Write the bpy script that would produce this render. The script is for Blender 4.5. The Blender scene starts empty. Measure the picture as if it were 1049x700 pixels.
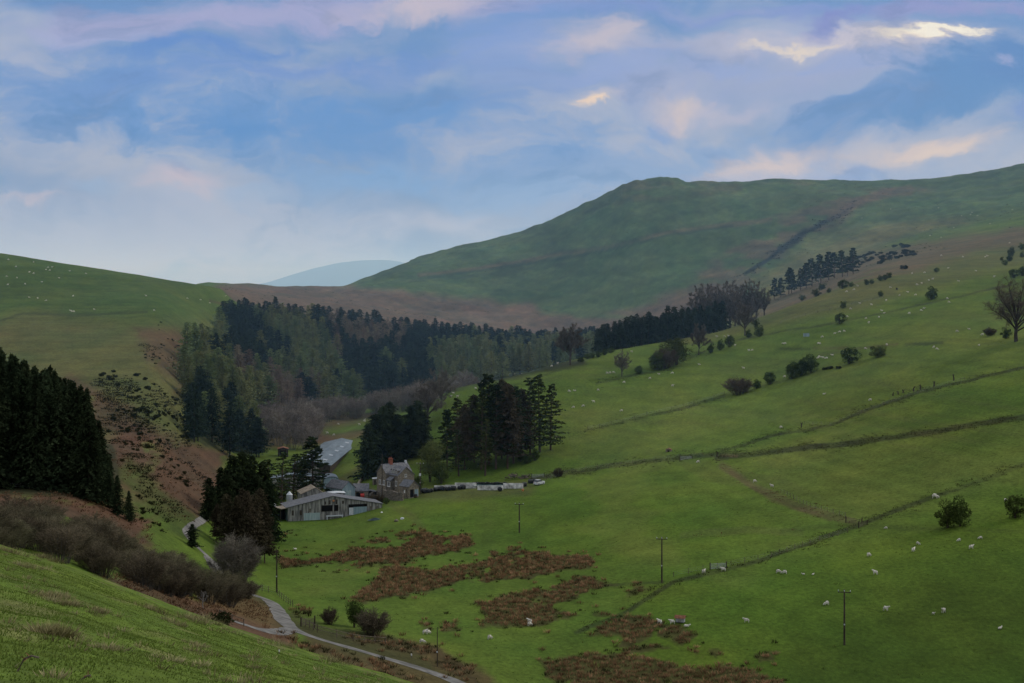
import bpy, bmesh, math, random
import numpy as np
from mathutils import Vector, Matrix

SC = bpy.context.scene
COL = SC.collection
RNG = np.random.default_rng(7)
random.seed(7)

# ------------------------------------------------------------------ helpers
F = 1664.0          # focal length in units of the photograph's pixels
CU, HV = 524.5, 300.0

def lin(r, g, b):
    f = lambda c: (c/255/12.92) if c/255 <= 0.04045 else ((c/255+0.055)/1.055)**2.4
    return (f(r), f(g), f(b))

def tag(o, label=None, cat=None, group=None, kind=None):
    if label: o['label'] = label
    if cat: o['category'] = cat
    if group: o['group'] = group
    if kind: o['kind'] = kind
    return o

def empty(name, loc=(0, 0, 0), rz=0.0, s=1.0):
    o = bpy.data.objects.new(name, None)
    COL.objects.link(o)
    o.location = loc
    o.rotation_euler = (0, 0, rz)
    o.scale = (s, s, s)
    o.empty_display_size = 0.5
    return o

def link(name, me, parent=None, mat=None):
    o = bpy.data.objects.new(name, me)
    COL.objects.link(o)
    if parent: o.parent = parent
    if mat and not me.materials: me.materials.append(mat)
    return o

def dup(o, parent=None):
    """a thing with copies of its parts and their sub-parts"""
    c = o.copy()
    COL.objects.link(c)
    if parent is not None: c.parent = parent
    for ch in list(o.children):
        dup(ch, c)
    return c

class MB:
    """collects polygons for one mesh"""
    def __init__(s):
        s.v = []; s.f = []; s.n = 0; s.m = []
    def add(s, verts, faces, mi=0):
        s.v.append(np.asarray(verts, float).reshape(-1, 3))
        k = s.n
        for f in faces:
            s.f.append([i+k for i in f]); s.m.append(mi)
        s.n += len(s.v[-1])
    def box(s, x0, x1, y0, y1, z0, z1, M=None, mi=0):
        P = np.array([(x, y, z) for z in (z0, z1) for x, y in ((x0, y0), (x1, y0), (x1, y1), (x0, y1))], float)
        if M is not None: P = np.array([M @ Vector(p) for p in P])
        s.add(P, [(3, 2, 1, 0), (4, 5, 6, 7), (0, 1, 5, 4), (1, 2, 6, 5), (2, 3, 7, 6), (3, 0, 4, 7)], mi)
    def prism(s, pts, h, mi=0):
        """closed outline pts (3-D, one plane) swept along vector h"""
        a = np.asarray(pts, float); n = len(a); b = a+np.asarray(h, float)
        s.add(np.vstack([a, b]), [tuple(range(n))[::-1], tuple(range(n, 2*n))] +
              [(i, (i+1) % n, n+(i+1) % n, n+i) for i in range(n)], mi)
    def tube(s, pts, rad, sides=5, mi=0, cap=True):
        pts = [Vector(p) for p in pts]; n = len(pts)
        if not hasattr(rad, '__len__'): rad = [rad]*n
        V = []
        for i, p in enumerate(pts):
            d = (pts[min(i+1, n-1)]-pts[max(i-1, 0)])
            if d.length < 1e-9: d = Vector((0, 0, 1))
            d.normalize()
            a = d.orthogonal().normalized() if abs(d.z) < 0.9 else Vector((1, 0, 0)).cross(d).normalized()
            if abs(d.z) < 0.9: a = Vector((0, 0, 1)).cross(d).normalized()
            b = d.cross(a)
            for k in range(sides):
                t = 2*math.pi*k/sides
                V.append(p+(a*math.cos(t)+b*math.sin(t))*rad[i])
        Fc = [(i*sides+k, i*sides+(k+1) % sides, (i+1)*sides+(k+1) % sides, (i+1)*sides+k)
              for i in range(n-1) for k in range(sides)]
        if cap: Fc += [tuple(range(sides))[::-1], tuple(range((n-1)*sides, n*sides))]
        s.add(V, Fc, mi)
    def mesh(s, name, mats=(), smooth=False):
        me = bpy.data.meshes.new(name)
        v = np.vstack(s.v)
        me.from_pydata(v.tolist(), [], s.f)
        for m in mats: me.materials.append(m)
        if any(s.m): me.polygons.foreach_set('material_index', s.m)
        if smooth: me.polygons.foreach_set('use_smooth', [True]*len(me.polygons))
        me.update()
        return me
    def build(s, name, mat, parent=None, smooth=False):
        return link(name, s.mesh(name, (mat,) if mat else (), smooth), parent)

def fast_mesh(name, V, faces_idx, k, mats=(), attrs=None, mi=None, smooth=False):
    """V (n,3); faces_idx (m,k) all with k corners"""
    me = bpy.data.meshes.new(name)
    V = np.ascontiguousarray(V, np.float32); I = np.ascontiguousarray(faces_idx, np.int32)
    me.vertices.add(len(V)); me.vertices.foreach_set('co', V.ravel())
    me.loops.add(I.size); me.loops.foreach_set('vertex_index', I.ravel())
    me.polygons.add(len(I))
    me.polygons.foreach_set('loop_start', np.arange(0, I.size, k, dtype=np.int32))
    me.polygons.foreach_set('loop_total', np.full(len(I), k, np.int32))
    for m in mats: me.materials.append(m)
    if mi is not None: me.polygons.foreach_set('material_index', np.ascontiguousarray(mi, np.int32))
    if smooth: me.polygons.foreach_set('use_smooth', np.ones(len(I), bool))
    for nm, arr in (attrs or {}).items():
        if arr.ndim == 1:
            a = me.attributes.new(nm, 'FLOAT', 'POINT'); a.data.foreach_set('value', arr.astype(np.float32))
        else:
            a = me.attributes.new(nm, 'FLOAT_COLOR', 'POINT')
            c = np.ones((len(arr), 4), np.float32); c[:, :3] = arr
            a.data.foreach_set('color', c.ravel())
    me.update(calc_edges=True)
    return me

# ---- numpy noise
def _hash(ix, iy, seed):
    h = (ix.astype(np.int64)*374761393 + iy.astype(np.int64)*668265263 + seed*982451653) & 0x7fffffff
    h = ((h ^ (h >> 13))*1274126177) & 0x7fffffff
    h = h ^ (h >> 16)
    return (h & 0xffff)/65535.0

def vnoise(x, y, seed=0):
    ix = np.floor(x); iy = np.floor(y); fx = x-ix; fy = y-iy
    fx = fx*fx*fx*(fx*(fx*6-15)+10); fy = fy*fy*fy*(fy*(fy*6-15)+10)
    a = _hash(ix, iy, seed); b = _hash(ix+1, iy, seed); c = _hash(ix, iy+1, seed); d = _hash(ix+1, iy+1, seed)
    return (a+(b-a)*fx)*(1-fy)+(c+(d-c)*fx)*fy

def fbm(x, y, oct=4, seed=0, gain=0.5):
    s = 0; a = 1; t = 0
    for i in range(oct):
        s = s+a*vnoise(x*2**i+17.3*i, y*2**i-9.1*i, seed+i); t += a; a *= gain
    return s/t   # 0..1

def sstep(a, b, x):
    t = np.clip((x-a)/(b-a), 0, 1)
    return t*t*(3-2*t)

def pchip(xk, yk, x):
    """monotone cubic through (xk, yk); 1-D"""
    xk = np.asarray(xk, float); yk = np.asarray(yk, float)
    return pchip_cols(xk[None], yk[None], np.asarray(x, float))[0]

def pchip_cols(X, Yv, x):
    """X,Yv (c,K); x (r,) -> (c,r)"""
    h = np.diff(X, axis=1); d = np.diff(Yv, axis=1)/h
    m = np.zeros_like(Yv)
    w1 = 2*h[:, 1:]+h[:, :-1]; w2 = h[:, 1:]+2*h[:, :-1]
    same = d[:, 1:]*d[:, :-1] > 0
    with np.errstate(divide='ignore', invalid='ignore'):
        hm = (w1+w2)/(w1/d[:, :-1]+w2/d[:, 1:])
    m[:, 1:-1] = np.where(same, hm, 0.0)
    m[:, 0] = d[:, 0]; m[:, -1] = d[:, -1]
    K = X.shape[1]
    idx = np.zeros((X.shape[0], len(x)), int)
    for k in range(1, K-1):
        idx += (x[None, :] >= X[:, k:k+1])
    g = lambda A: np.take_along_axis(A, idx, 1)
    x0 = g(X); hh = g(h); t = np.clip((x[None, :]-x0)/hh, 0, 1)
    y0 = g(Yv); y1 = np.take_along_axis(Yv, idx+1, 1); m0 = g(m); m1 = np.take_along_axis(m, idx+1, 1)
    t2 = t*t; t3 = t2*t
    return (2*t3-3*t2+1)*y0+(t3-2*t2+t)*hh*m0+(-2*t3+3*t2)*y1+(t3-t2)*hh*m1

# ------------------------------------------------------------------ the land
# long lines of the land (bearing u, height as seen v, distance Y), near to far
US = [-700, -300, 0, 100, 150, 200, 250, 300, 350, 400, 460, 520, 575, 640, 700, 735, 780, 850, 900, 970, 1049, 1300, 1800]
LINES = []
def line(us, vs, Ys):
    LINES.append((us, vs, Ys))
# feet of the camera, and the near slope
line([-700, 0, 440, 1049, 1800], [2186]*5, [1.5]*5)
line([-700, 0, 440, 1049, 1800], [640, 697, 785, 960, 1130], [20]*5)
# edge of the near slope
line([-700, -300, 0, 60, 120, 200, 300, 400, 440, 600, 800, 1049, 1800],
     [390, 470, 560, 578, 600, 630, 664, 692, 704, 752, 815, 885, 1060],
     [60, 68, 75, 77, 79, 82, 88, 93, 95, 99, 104, 110, 120])
# bank beyond the edge
line([-700, -300, 0, 100, 200, 300, 400, 470, 560, 700, 900, 1049, 1800],
     [470, 530, 575, 601, 634, 668, 690, 700, 716, 728, 733, 735, 740],
     [120, 130, 150, 165, 185, 205, 228, 236, 236, 232, 230, 228, 225])
# valley floor by the lane
line([-700, -300, 0, 60, 100, 150, 200, 250, 300, 400, 532, 678, 865, 1049, 1300, 1800],
     [490, 500, 503, 507, 520, 548, 575, 597, 608, 610, 604, 596, 588, 580, 570, 545],
     [270, 270, 282, 284, 286, 290, 296, 300, 305, 309, 312, 308, 305, 300, 300, 290])
# farm level
line([-700, -300, 0, 100, 150, 200, 230, 280, 330, 400, 450, 532, 600, 700, 800, 900, 1049, 1300, 1800],
     [400, 418, 440, 450, 458, 494, 513, 530, 529, 512, 503, 494, 485, 470, 460, 446, 424, 392, 325],
     [410, 420, 430, 430, 430, 432, 438, 445, 447, 460, 470, 478, 480, 475, 460, 440, 415, 390, 360])
# crest of the right-hand fields / floor behind the farm
line([-700, -300, 0, 100, 150, 200, 250, 300, 350, 400, 440, 460, 520, 575, 640, 700, 735, 780, 850, 900, 970, 1049, 1300, 1800],
     [370, 385, 400, 400, 403, 440, 456, 458, 453, 438, 416, 402, 388, 372, 357, 347, 340, 325, 299, 281, 268, 255, 215, 130],
     [500, 510, 520, 520, 522, 540, 575, 590, 600, 600, 600, 605, 620, 650, 690, 720, 740, 770, 800, 830, 860, 900, 950, 1000])
# dip behind that crest
line([-700, -300, 0, 100, 150, 200, 250, 300, 350, 400, 460, 520, 575, 640, 700, 735, 780, 850, 900, 970, 1049, 1300, 1800],
     [325, 338, 347, 347, 347, 372, 402, 422, 425, 421, 416, 404, 392, 373, 357, 347, 328, 298, 277, 262, 248, 208, 118],
     [650, 650, 650, 650, 655, 680, 720, 750, 760, 765, 770, 780, 800, 830, 850, 860, 880, 900, 920, 950, 980, 1040, 1100])
# back of the plantation
line([-700, -300, 0, 100, 150, 200, 240, 300, 400, 500, 570, 640, 700, 735, 780, 850, 900, 970, 1049, 1300, 1800],
     [268, 287, 301, 299, 300, 313, 324, 331, 345, 356, 360, 352, 338, 328, 310, 284, 264, 247, 232, 190, 100],
     [780, 785, 790, 830, 830, 880, 960, 1000, 1050, 1080, 1100, 1120, 1130, 1130, 1130, 1140, 1150, 1165, 1180, 1220, 1280])
# moor, foot of the big hill; on the left the skyline of the left hill
line([-700, -300, 0, 50, 100, 150, 185, 215, 240, 270, 300, 400, 500, 570, 640, 700, 735, 780, 850, 900, 970, 1049, 1300, 1800],
     [205, 232, 260, 268, 276, 284, 289.5, 294, 299, 307, 311, 322, 333, 338, 335, 322, 312, 295, 272, 254, 235, 217, 170, 80],
     [900, 900, 920, 925, 930, 945, 965, 1000, 1150, 1250, 1300, 1400, 1450, 1450, 1420, 1400, 1400, 1380, 1380, 1380, 1390, 1400, 1450, 1500])
# skyline
line([-700, -300, 0, 100, 150, 185, 215, 240, 300, 345, 375, 400, 425, 450, 475, 500, 525, 550, 575, 598, 610, 625, 640, 652, 665, 690, 704, 716, 735, 752, 766, 790, 820, 850, 900, 950, 980, 1010, 1049, 1300, 1800],
     [216, 243, 269, 284, 291, 296, 296, 295.5, 295, 294.5, 285, 275.5, 267, 259, 252.5, 247, 240.5, 232, 220, 210, 204, 198.5, 190, 186, 185, 184, 187, 187.5, 187.5, 187, 187.5, 186, 185, 186, 187, 185.5, 181, 177, 171.5, 140, 100],
     [1250, 1250, 1250, 1250, 1270, 1300, 1500, 1800, 2000, 2000, 2000, 2000, 2000, 2000, 1990, 1980, 1970, 1960, 1940, 1900, 1890, 1870, 1855, 1850, 1850, 1850, 1855, 1860, 1865, 1870, 1875, 1880, 1890, 1900, 1930, 1930, 1920, 1910, 1880, 1850, 1800])
# beyond the skyline the land falls away
line([-700, -300, 0, 150, 240, 400, 650, 900, 1049, 1300, 1800],
     [262, 275, 288, 300, 303, 300, 262, 255, 245, 215, 190],
     [3000]*11)

ucol = np.concatenate([np.arange(-700, -40, 15), np.arange(-40, 1090, 1.5), np.arange(1090, 1801, 15)])
yrow = np.concatenate([np.linspace(1.5, 20, 16)[:-1], np.arange(20, 100, 0.6), np.arange(100, 220, 1.5),
                       np.arange(220, 500, 1.0), np.arange(500, 1000, 2.5), np.arange(1000, 2060, 5.0), np.linspace(2060, 3000, 14)])
NC, NR = len(ucol), len(yrow)
Kn = len(LINES)
XK = np.zeros((NC, Kn)); ZK = np.zeros((NC, Kn))
for k, (us, vs, Ys) in enumerate(LINES):
    vv = pchip(us, vs, ucol); yy = pchip(us, Ys, ucol)
    XK[:, k] = yy; ZK[:, k] = (HV-vv)*yy/F
Z = pchip_cols(XK, ZK, yrow)
UU, YY = np.meshgrid(ucol, yrow, indexing='ij')
XX = (UU-CU)/F*YY
# relief: hummocks and terraces, stronger with distance
amp = np.interp(yrow, [1, 20, 100, 250, 400, 600, 1000, 1500, 2000, 3000], [.03, .10, .22, .25, .35, .6, 1.0, 2.6, 3.4, 4])[None]
Z0 = Z.copy()
Z = Z+amp*((fbm(XX/22, YY/22, 4, 3)-.5)*1.1+(fbm(XX/75, YY/75, 4, 11)-.5)*1.5)
mid = sstep(1200, 1500, YY)*(1-sstep(1780, 1880, YY))
Z = Z+mid*((fbm(XX/90, YY/60, 5, 31)-.5)*9+(fbm(XX/260, YY/200, 3, 37)-.5)*14)
near = 1-sstep(90, 130, YY)
sky_r = sstep(1700, 1830, YY)*(1-sstep(1960, 2200, YY))*(UU > 420)
Z = Z+sky_r*((fbm(XX/14, YY/60, 3, 38)-.5)*7*sstep(560,600,UU)*(1-sstep(720,790,UU))+(fbm(XX/40, YY/60, 3, 39)-.5)*5)
Z = Z+near*(fbm(XX/2.2, YY/2.2, 3, 41)-.5)*.28*sstep(8, 20, YY)

def bil(A, u, Y):
    u = np.asarray(u, float); Y = np.asarray(Y, float)
    i = np.clip(np.searchsorted(ucol, u)-1, 0, NC-2); j = np.clip(np.searchsorted(yrow, Y)-1, 0, NR-2)
    a = np.clip((u-ucol[i])/(ucol[i+1]-ucol[i]), 0, 1); b = np.clip((Y-yrow[j])/(yrow[j+1]-yrow[j]), 0, 1)
    return (A[i, j]*(1-a)+A[i+1, j]*a)*(1-b)+(A[i, j+1]*(1-a)+A[i+1, j+1]*a)*b

def ground(x, y):
    """height of the land at a place"""
    return bil(Z, CU+np.asarray(x)*F/np.asarray(y), y)

def at(u, Y, dz=0.0):
    """place on the land at bearing u, distance Y"""
    return Vector(((u-CU)/F*Y, Y, float(bil(Z, u, Y))+dz))

VV = HV-F*Z/YY
VIS = VV <= np.minimum.accumulate(VV, axis=1)+0.3
def spot(u, v, ymin=0.0, ymax=9e9):
    """first place on the land seen at (u, v) - used once, while laying out, to find where things stand"""
    z = np.array([bil(Z, np.full(NR, float(u)), yrow)])[0]
    vv = HV-F*z/yrow
    ok = np.where((vv <= v) & (yrow >= ymin))[0]
    if len(ok) == 0: return at(u, min(ymax, 2000))
    j = ok[0]
    Y = yrow[j]
    if j > 0 and vv[j-1] > v:
        t = (vv[j-1]-v)/(vv[j-1]-vv[j]+1e-9); Y = yrow[j-1]+t*(yrow[j]-yrow[j-1])
    Y = min(max(Y, ymin), ymax)
    return at(u, Y)

# ------------------------------------------------------------------ ground cover colours (albedo)
C = dict(
    field=(.073, .111, .016), fieldY=(.098, .122, .025), fresh=(.062, .106, .012), hillgreen=(.058, .090, .032), pale=(.125, .122, .045),
    moor=(.104, .074, .046), bracken=(.086, .051, .031), dark=(.030, .036, .014), earth=(.085, .062, .036),
    leftgreen=(.056, .084, .019), rough=(.086, .086, .030), gorse=(.022, .026, .012), forest=(.030, .032, .016), lanecol=(.24, .22, .20))
cov = np.zeros((NC, NR, 3)); cov[:] = C['field']
nA = fbm(XX/60, YY/90, 5, 51); nB = fbm(XX/14, YY/20, 4, 61); nC = fbm(XX/4, YY/5, 3, 71)
WU = (fbm(UU/26, VV/13, 4, 81)-.5); WV = (fbm(UU/26, VV/13, 4, 91)-.5)

def blend(col, m):
    global cov
    col = np.asarray(C[col] if isinstance(col, str) else col)
    cov += (col-cov)*m[..., None]

def pmask(pts, feather=4.0, warp=10.0, y0=0, y1=9e9, fn=None):
    """mask of an outline on the land"""
    P = np.asarray(pts, float)
    us, vs = P[:, 0], P[:, 1]; mg = feather+warp
    i0, i1 = np.searchsorted(ucol, us.min()-mg), np.searchsorted(ucol, us.max()+mg)
    out = np.zeros((NC, NR))
    j = np.where((yrow >= y0) & (yrow <= y1))[0]
    if i1 <= i0 or len(j) == 0: return out
    sl = (slice(i0, i1), slice(j[0], j[-1]+1))
    u = UU[sl]+WU[sl]*2*warp; v = VV[sl]+WV[sl]*warp
    sel = (v > vs.min()-mg) & (v < vs.max()+mg)
    uu, vv = u[sel], v[sel]
    d = np.full(uu.shape, 1e9); ins = np.zeros(uu.shape, bool)
    n = len(P)
    for k in range(n):
        x1, y1_ = P[k]; x2, y2_ = P[(k+1) % n]
        ex, ey = x2-x1, y2_-y1_
        t = np.clip(((uu-x1)*ex+(vv-y1_)*ey)/(ex*ex+ey*ey+1e-9), 0, 1)
        d = np.minimum(d, np.hypot(uu-x1-t*ex, (vv-y1_-t*ey)))
        c = (y1_ > vv) != (y2_ > vv)
        with np.errstate(divide='ignore', invalid='ignore'):
            ins ^= c & (uu < ex*(vv-y1_)/(ey if ey else 1e-9)+x1)
    sd = np.where(ins, d, -d)
    m = np.zeros(u.shape); m[sel] = sstep(-feather, feather, sd)
    out[sl] = m
    return out

def smask(pts, w=2.0, warp=1.5, y0=0, y1=9e9):
    """mask of a stripe on the land"""
    P = np.asarray(pts, float)
    out = np.zeros((NC, NR))
    mg = 3*w+warp+2
    i0, i1 = np.searchsorted(ucol, P[:, 0].min()-mg), np.searchsorted(ucol, P[:, 0].max()+mg)
    j = np.where((yrow >= y0) & (yrow <= y1))[0]
    if i1 <= i0 or len(j) == 0: return out
    sl = (slice(i0, i1), slice(j[0], j[-1]+1))
    u = UU[sl]+WU[sl]*2*warp; v = VV[sl]+WV[sl]*2*warp
    sel = (v > P[:, 1].min()-mg) & (v < P[:, 1].max()+mg)
    uu, vv = u[sel], v[sel]; d = np.full(uu.shape, 1e9)
    for k in range(len(P)-1):
        x1, y1_ = P[k]; ex, ey = P[k+1]-P[k]
        t = np.clip(((uu-x1)*ex+(vv-y1_)*ey)/(ex*ex+ey*ey+1e-9), 0, 1)
        d = np.minimum(d, np.hypot(uu-x1-t*ex, vv-y1_-t*ey))
    m = np.zeros(u.shape); m[sel] = 1-sstep(w*.45, w*1.1, d)
    out[sl] = m
    return out

RIGHT = (UU > 440)
# left hill
lh = sstep(230, 150, UU+(400-VV)*-.2)*(YY > 260)*(YY < 1300)
blend('leftgreen', lh)
blend('rough', pmask([(-40, 330), (60, 322), (130, 335), (190, 330), (235, 330), (225, 370), (190, 420), (215, 460), (160, 520), (40, 520), (-40, 480)], 14, 14, 260, 1100)*.85)
blend('hillgreen', sstep(1250, 1500, YY)*(UU > 230))
# fields on the right: high pasture paler
blend('rough', pmask([(620, 340), (760, 318), (860, 272), (960, 250), (1090, 225), (1090, 262), (960, 292), (860, 322), (700, 352)], 8, 6, 560, 1250)*.8)
blend('fieldY', pmask([(760, 470), (880, 430), (1090, 425), (1090, 470), (960, 515), (880, 530), (800, 500)], 16, 12, 300, 520)*.8*(nA*1.4).clip(0, 1))
blend('fieldY', pmask([(560, 420), (800, 350), (1090, 300), (1090, 360), (830, 430), (640, 470)], 20, 14, 350, 800)*.5)
blend('fresh', pmask([(480, 470), (640, 500), (800, 545), (700, 600), (560, 570), (430, 540), (440, 500)], 20, 12, 300, 520)*.7)
blend('fresh', pmask([(660, 610), (800, 580), (1090, 500), (1090, 720), (640, 720)], 16, 8, 200, 420)*.9)
blend((.036, .060, .008), pmask([(840, 640), (960, 590), (1090, 560), (1090, 760), (700, 760)], 40, 10, 200, 420)*.75)  # lower-right corner darkening painted into the grass colour
# moor and brown patches on the big hill
mo = pmask([(225, 292), (345, 290), (420, 302), (470, 306), (540, 311), (560, 322), (640, 318), (700, 305), (735, 290), (790, 330), (700, 380), (560, 380), (200, 330)], 5, 8, 1050, 2100)
blend('moor', mo)
blend('hillgreen', pmask([(560, 314), (600, 318), (650, 324), (655, 327), (590, 325)], 3, 4, 1050, 2100)*.9)
blend('moor', pmask([(640, 316), (700, 296), (745, 262), (790, 232), (840, 208), (920, 190), (960, 190), (880, 212), (810, 254), (770, 290), (750, 330), (640, 330)], 7, 14, 1050, 2100)*(.75*sstep(.32, .6, fbm(UU/30, VV/9, 4, 101))))
blend('moor', pmask([(770, 290), (830, 258), (900, 232), (985, 222), (1000, 228), (930, 240), (880, 262), (800, 300)], 4, 8, 900, 1700)*.35)
blend('pale', pmask([(770, 290), (840, 236), (970, 222), (985, 224), (900, 246), (850, 280), (800, 310)], 6, 10, 900, 2100)*.55)
blend('moor', pmask([(760, 330), (830, 278), (890, 256), (980, 240), (1090, 232), (1090, 250), (1000, 258), (930, 280), (860, 300), (790, 330)], 6, 10, 800, 1500)*.75)
blend('moor', pmask([(640, 186), (700, 184), (830, 186), (860, 195), (760, 200), (700, 200), (660, 212), (630, 210)], 5, 10, 1500, 2100)*.4*sstep(.4, .65, fbm(UU/25, VV/6, 4, 111)))
blend('moor', smask([(430, 283), (520, 271), (600, 256), (660, 244), (720, 233), (790, 226)], 2.6, 2.5, 1200, 2000)*.6)
blend((.024,.040,.022), smask([(440, 285), (520, 274), (580, 264), (640, 252), (690, 241), (750, 231)], 1.8, 2, 1200, 2000)*.6)
blend((.016,.020,.014), smask([(764, 279), (790, 263), (806, 249), (826, 237), (852, 223), (875, 211)], 2.4, 2.5, 1100, 2100)*.95)
blend((.016,.020,.014), smask([(800, 253), (814, 246), (822, 238)], 5.5, 4, 1100, 2100)*.9)
blend('moor', smask([(850, 222), (880, 207), (930, 194)], 6, 4, 1200, 2100)*.6)
for p in ([(600, 215), (640, 204), (680, 206)], [(560, 262), (640, 246), (720, 228)], [(420, 290), (520, 280), (600, 268)], [(930, 205), (975, 200)],
          [(1005, 205), (1049, 196)], [(905, 223), (935, 221)], [(640, 296), (690, 280)], [(680, 222), (760, 212)]):
    blend((.038, .058, .026), smask(p, 2.4, 5, 1000, 2100)*.5)
big = sstep(1250, 1450, YY)*(UU > 330)
cov *= (1+big*((fbm(UU/40, VV/9, 5, 121)-.5)*.8+(fbm(UU/7, VV/2.5, 3, 122)-.5)*.6))[..., None]
# brown sheets on the left hillside
for P, s in (([(135, 335), (165, 333), (205, 352), (228, 365), (222, 400), (185, 400), (150, 365)], .62), ([(70, 380), (120, 410), (160, 440), (150, 460), (90, 440), (60, 400)], .7),
             ([(100, 470), (125, 430), (160, 440), (200, 450), (238, 462), (228, 505), (205, 535), (150, 520), (110, 490)], .9),
             ([(-40, 495), (40, 500), (110, 505), (150, 525), (160, 560), (100, 560), (-40, 530)], .95)):
    blend('bracken', pmask(P, 8, 14, 250, 900)*min(1, s*1.15)*sstep(.18, .44, fbm(UU/22, VV/12, 4, 131)))
blend((.048,.066,.018), pmask([(115, 480), (135, 470), (175, 510), (205, 530), (200, 560), (160, 530)], 5, 8, 250, 500)*.75)
blend('dark', smask([(-5, 329), (25, 322), (90, 323), (150, 319)], 1.6, 2, 400, 1000)*.5)
blend('earth', smask([(215, 309), (235, 313)], 1.6, 2, 400, 1100)*.8)
# bank and verge above the lane
blend('bracken', pmask([(100, 590), (150, 592), (240, 630), (300, 650), (300, 680), (200, 640)], 5, 5, 100, 300)*.95)
blend('bracken', pmask([(195, 600), (262, 606), (285, 625), (300, 650), (262, 648), (230, 640)], 4, 6, 150, 330)*.8)
blend((.070, .048, .024), pmask([(300, 640), (380, 650), (440, 660), (500, 690), (520, 720), (460, 720), (380, 690), (320, 668)], 5, 8, 150, 300)*.85)
blend((.045, .050, .018), pmask([(270, 615), (330, 640), (420, 655), (450, 690), (360, 668), (290, 640)], 4, 6, 180, 320)*.7)
# valley floor behind the farm
blend('bracken', pmask([(255, 405), (395, 415), (390, 428), (330, 440), (345, 455), (250, 460), (200, 440)], 5, 6, 480, 760)*.8)
blend('bracken', pmask([(318, 447), (380, 438), (385, 446), (325, 456)], 2, 4, 480, 760)*.7)
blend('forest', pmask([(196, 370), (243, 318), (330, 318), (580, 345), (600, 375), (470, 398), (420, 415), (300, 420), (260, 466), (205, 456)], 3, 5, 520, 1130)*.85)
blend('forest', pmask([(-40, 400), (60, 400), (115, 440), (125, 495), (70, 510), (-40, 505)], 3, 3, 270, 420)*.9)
blend('earth', pmask([(430, 500), (490, 496), (555, 492), (540, 506), (470, 514), (430, 512)], 4, 5, 380, 520)*.45)
# bare slips, tracks, hedge lines on the right-hand fields
for P, w, c, s in (
    ([(545, 491), (600, 481), (660, 473), (720, 467), (760, 465)], 3.2, 'dark', .95),
    ([(735, 470), (800, 462), (860, 455), (940, 445), (1000, 434), (1090, 422)], 3.8, 'dark', .95),
    ([(740, 462), (790, 447), (850, 436), (905, 414), (960, 397), (1000, 388), (1049, 376)], 2.0, 'dark', .85),
    ([(600, 441), (650, 430), (700, 418), (742, 405)], 2.0, 'dark', .8),
    ([(742, 404), (800, 390), (870, 375), (930, 372)], 1.5, 'dark', .4),
    ([(505, 402), (560, 384), (600, 371)], 1.3, 'dark', .4),
    ([(612, 393), (640, 386), (680, 378), (740, 352), (800, 340), (850, 332), (920, 318), (1000, 300), (1049, 290)], 1.5, 'dark', .65),
    ([(640, 350), (760, 334), (850, 312), (900, 305)], 1.2, 'dark', .35),
    ([(840, 364), (880, 357), (920, 352)], 1.6, 'earth', .6),
    ([(800, 357), (830, 358)], 2.0, 'dark', .7), ([(928, 353), (965, 351)], 2.0, 'dark', .7), ([(834, 357), (868, 356)], 2.2, 'bracken', .7),
    ([(590, 648), (640, 628), (690, 596), (760, 580), (830, 556), (875, 540), (930, 518), (985, 500), (1049, 476)], 2.8, 'dark', .85),
    ([(620, 600), (680, 596)], 2.0, 'dark', .6),
    ([(740, 478), (775, 500), (820, 520), (875, 535)], 5.0, 'earth', .6),
    ([(750, 485), (790, 512), (850, 532)], 3.0, 'bracken', .45),
    ([(700, 548), (760, 543), (820, 546)], 5.0, 'earth', .22),
    ([(800, 545), (840, 540), (900, 540), (1049, 545)], 3.0, 'dark', .25),
    ([(740, 467), (755, 468)], 2.0, 'earth', .8),
    ([(395, 513), (420, 528), (432, 540)], 5.0, 'earth', .25),
    ([(640, 352), (700, 338)], 1.0, 'dark', .3),
    ([(345, 497), (370, 478), (385, 462), (392, 450)], 5.0, 'earth', .55),
    ):
    blend(c, smask(P, w, 1.2, 200, 1150)*s*(.55+.6*nC).clip(0, 1))
blend('earth', pmask([(286, 512), (300, 496), (345, 490), (380, 500), (392, 508), (384, 516), (340, 520)], 3, 4, 430, 520)*.6)
# mottling over everything
near_f = 1-sstep(95, 120, YY)
# sheep-trod terraces follow the contours of the slopes
ter = (fbm(XX/26, Z/.55+.8*fbm(XX/18, YY/25, 2, 201), 3, 203)-.5)*sstep(280, 380, YY)*(1-sstep(1000, 1400, YY))
cov *= (1+.34*ter)[..., None]
ter2 = sstep(.60, .72, fbm(XX/34, Z/1.1+1.2*fbm(XX/30, YY/40, 2, 205), 3, 207))*sstep(300, 420, YY)*(1-sstep(900, 1200, YY))*(UU > 400)
blend('rough', ter2*.22)
wet = sstep(.62, .76, fbm(XX/30, YY/55, 4, 211))*sstep(200, 260, YY)*(1-sstep(900, 1100, YY))*(UU > 300)
blend('fieldY', wet*.45)
cov *= (0.80+0.40*nA)[..., None]
cov *= (0.84+0.32*nB)[..., None]
cov *= np.stack([1+.30*(nB-.5)+.25*(fbm(XX/35, YY/50, 4, 141)-.5), np.ones_like(nB), 1+.1*(nA-.5)], -1)
tus = sstep(.60, .74, fbm(XX/1.8, YY/2.6, 3, 151))*near_f
blend((.15, .135, .055), tus*.55)
cov = np.clip(cov, .008, .5)
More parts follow.
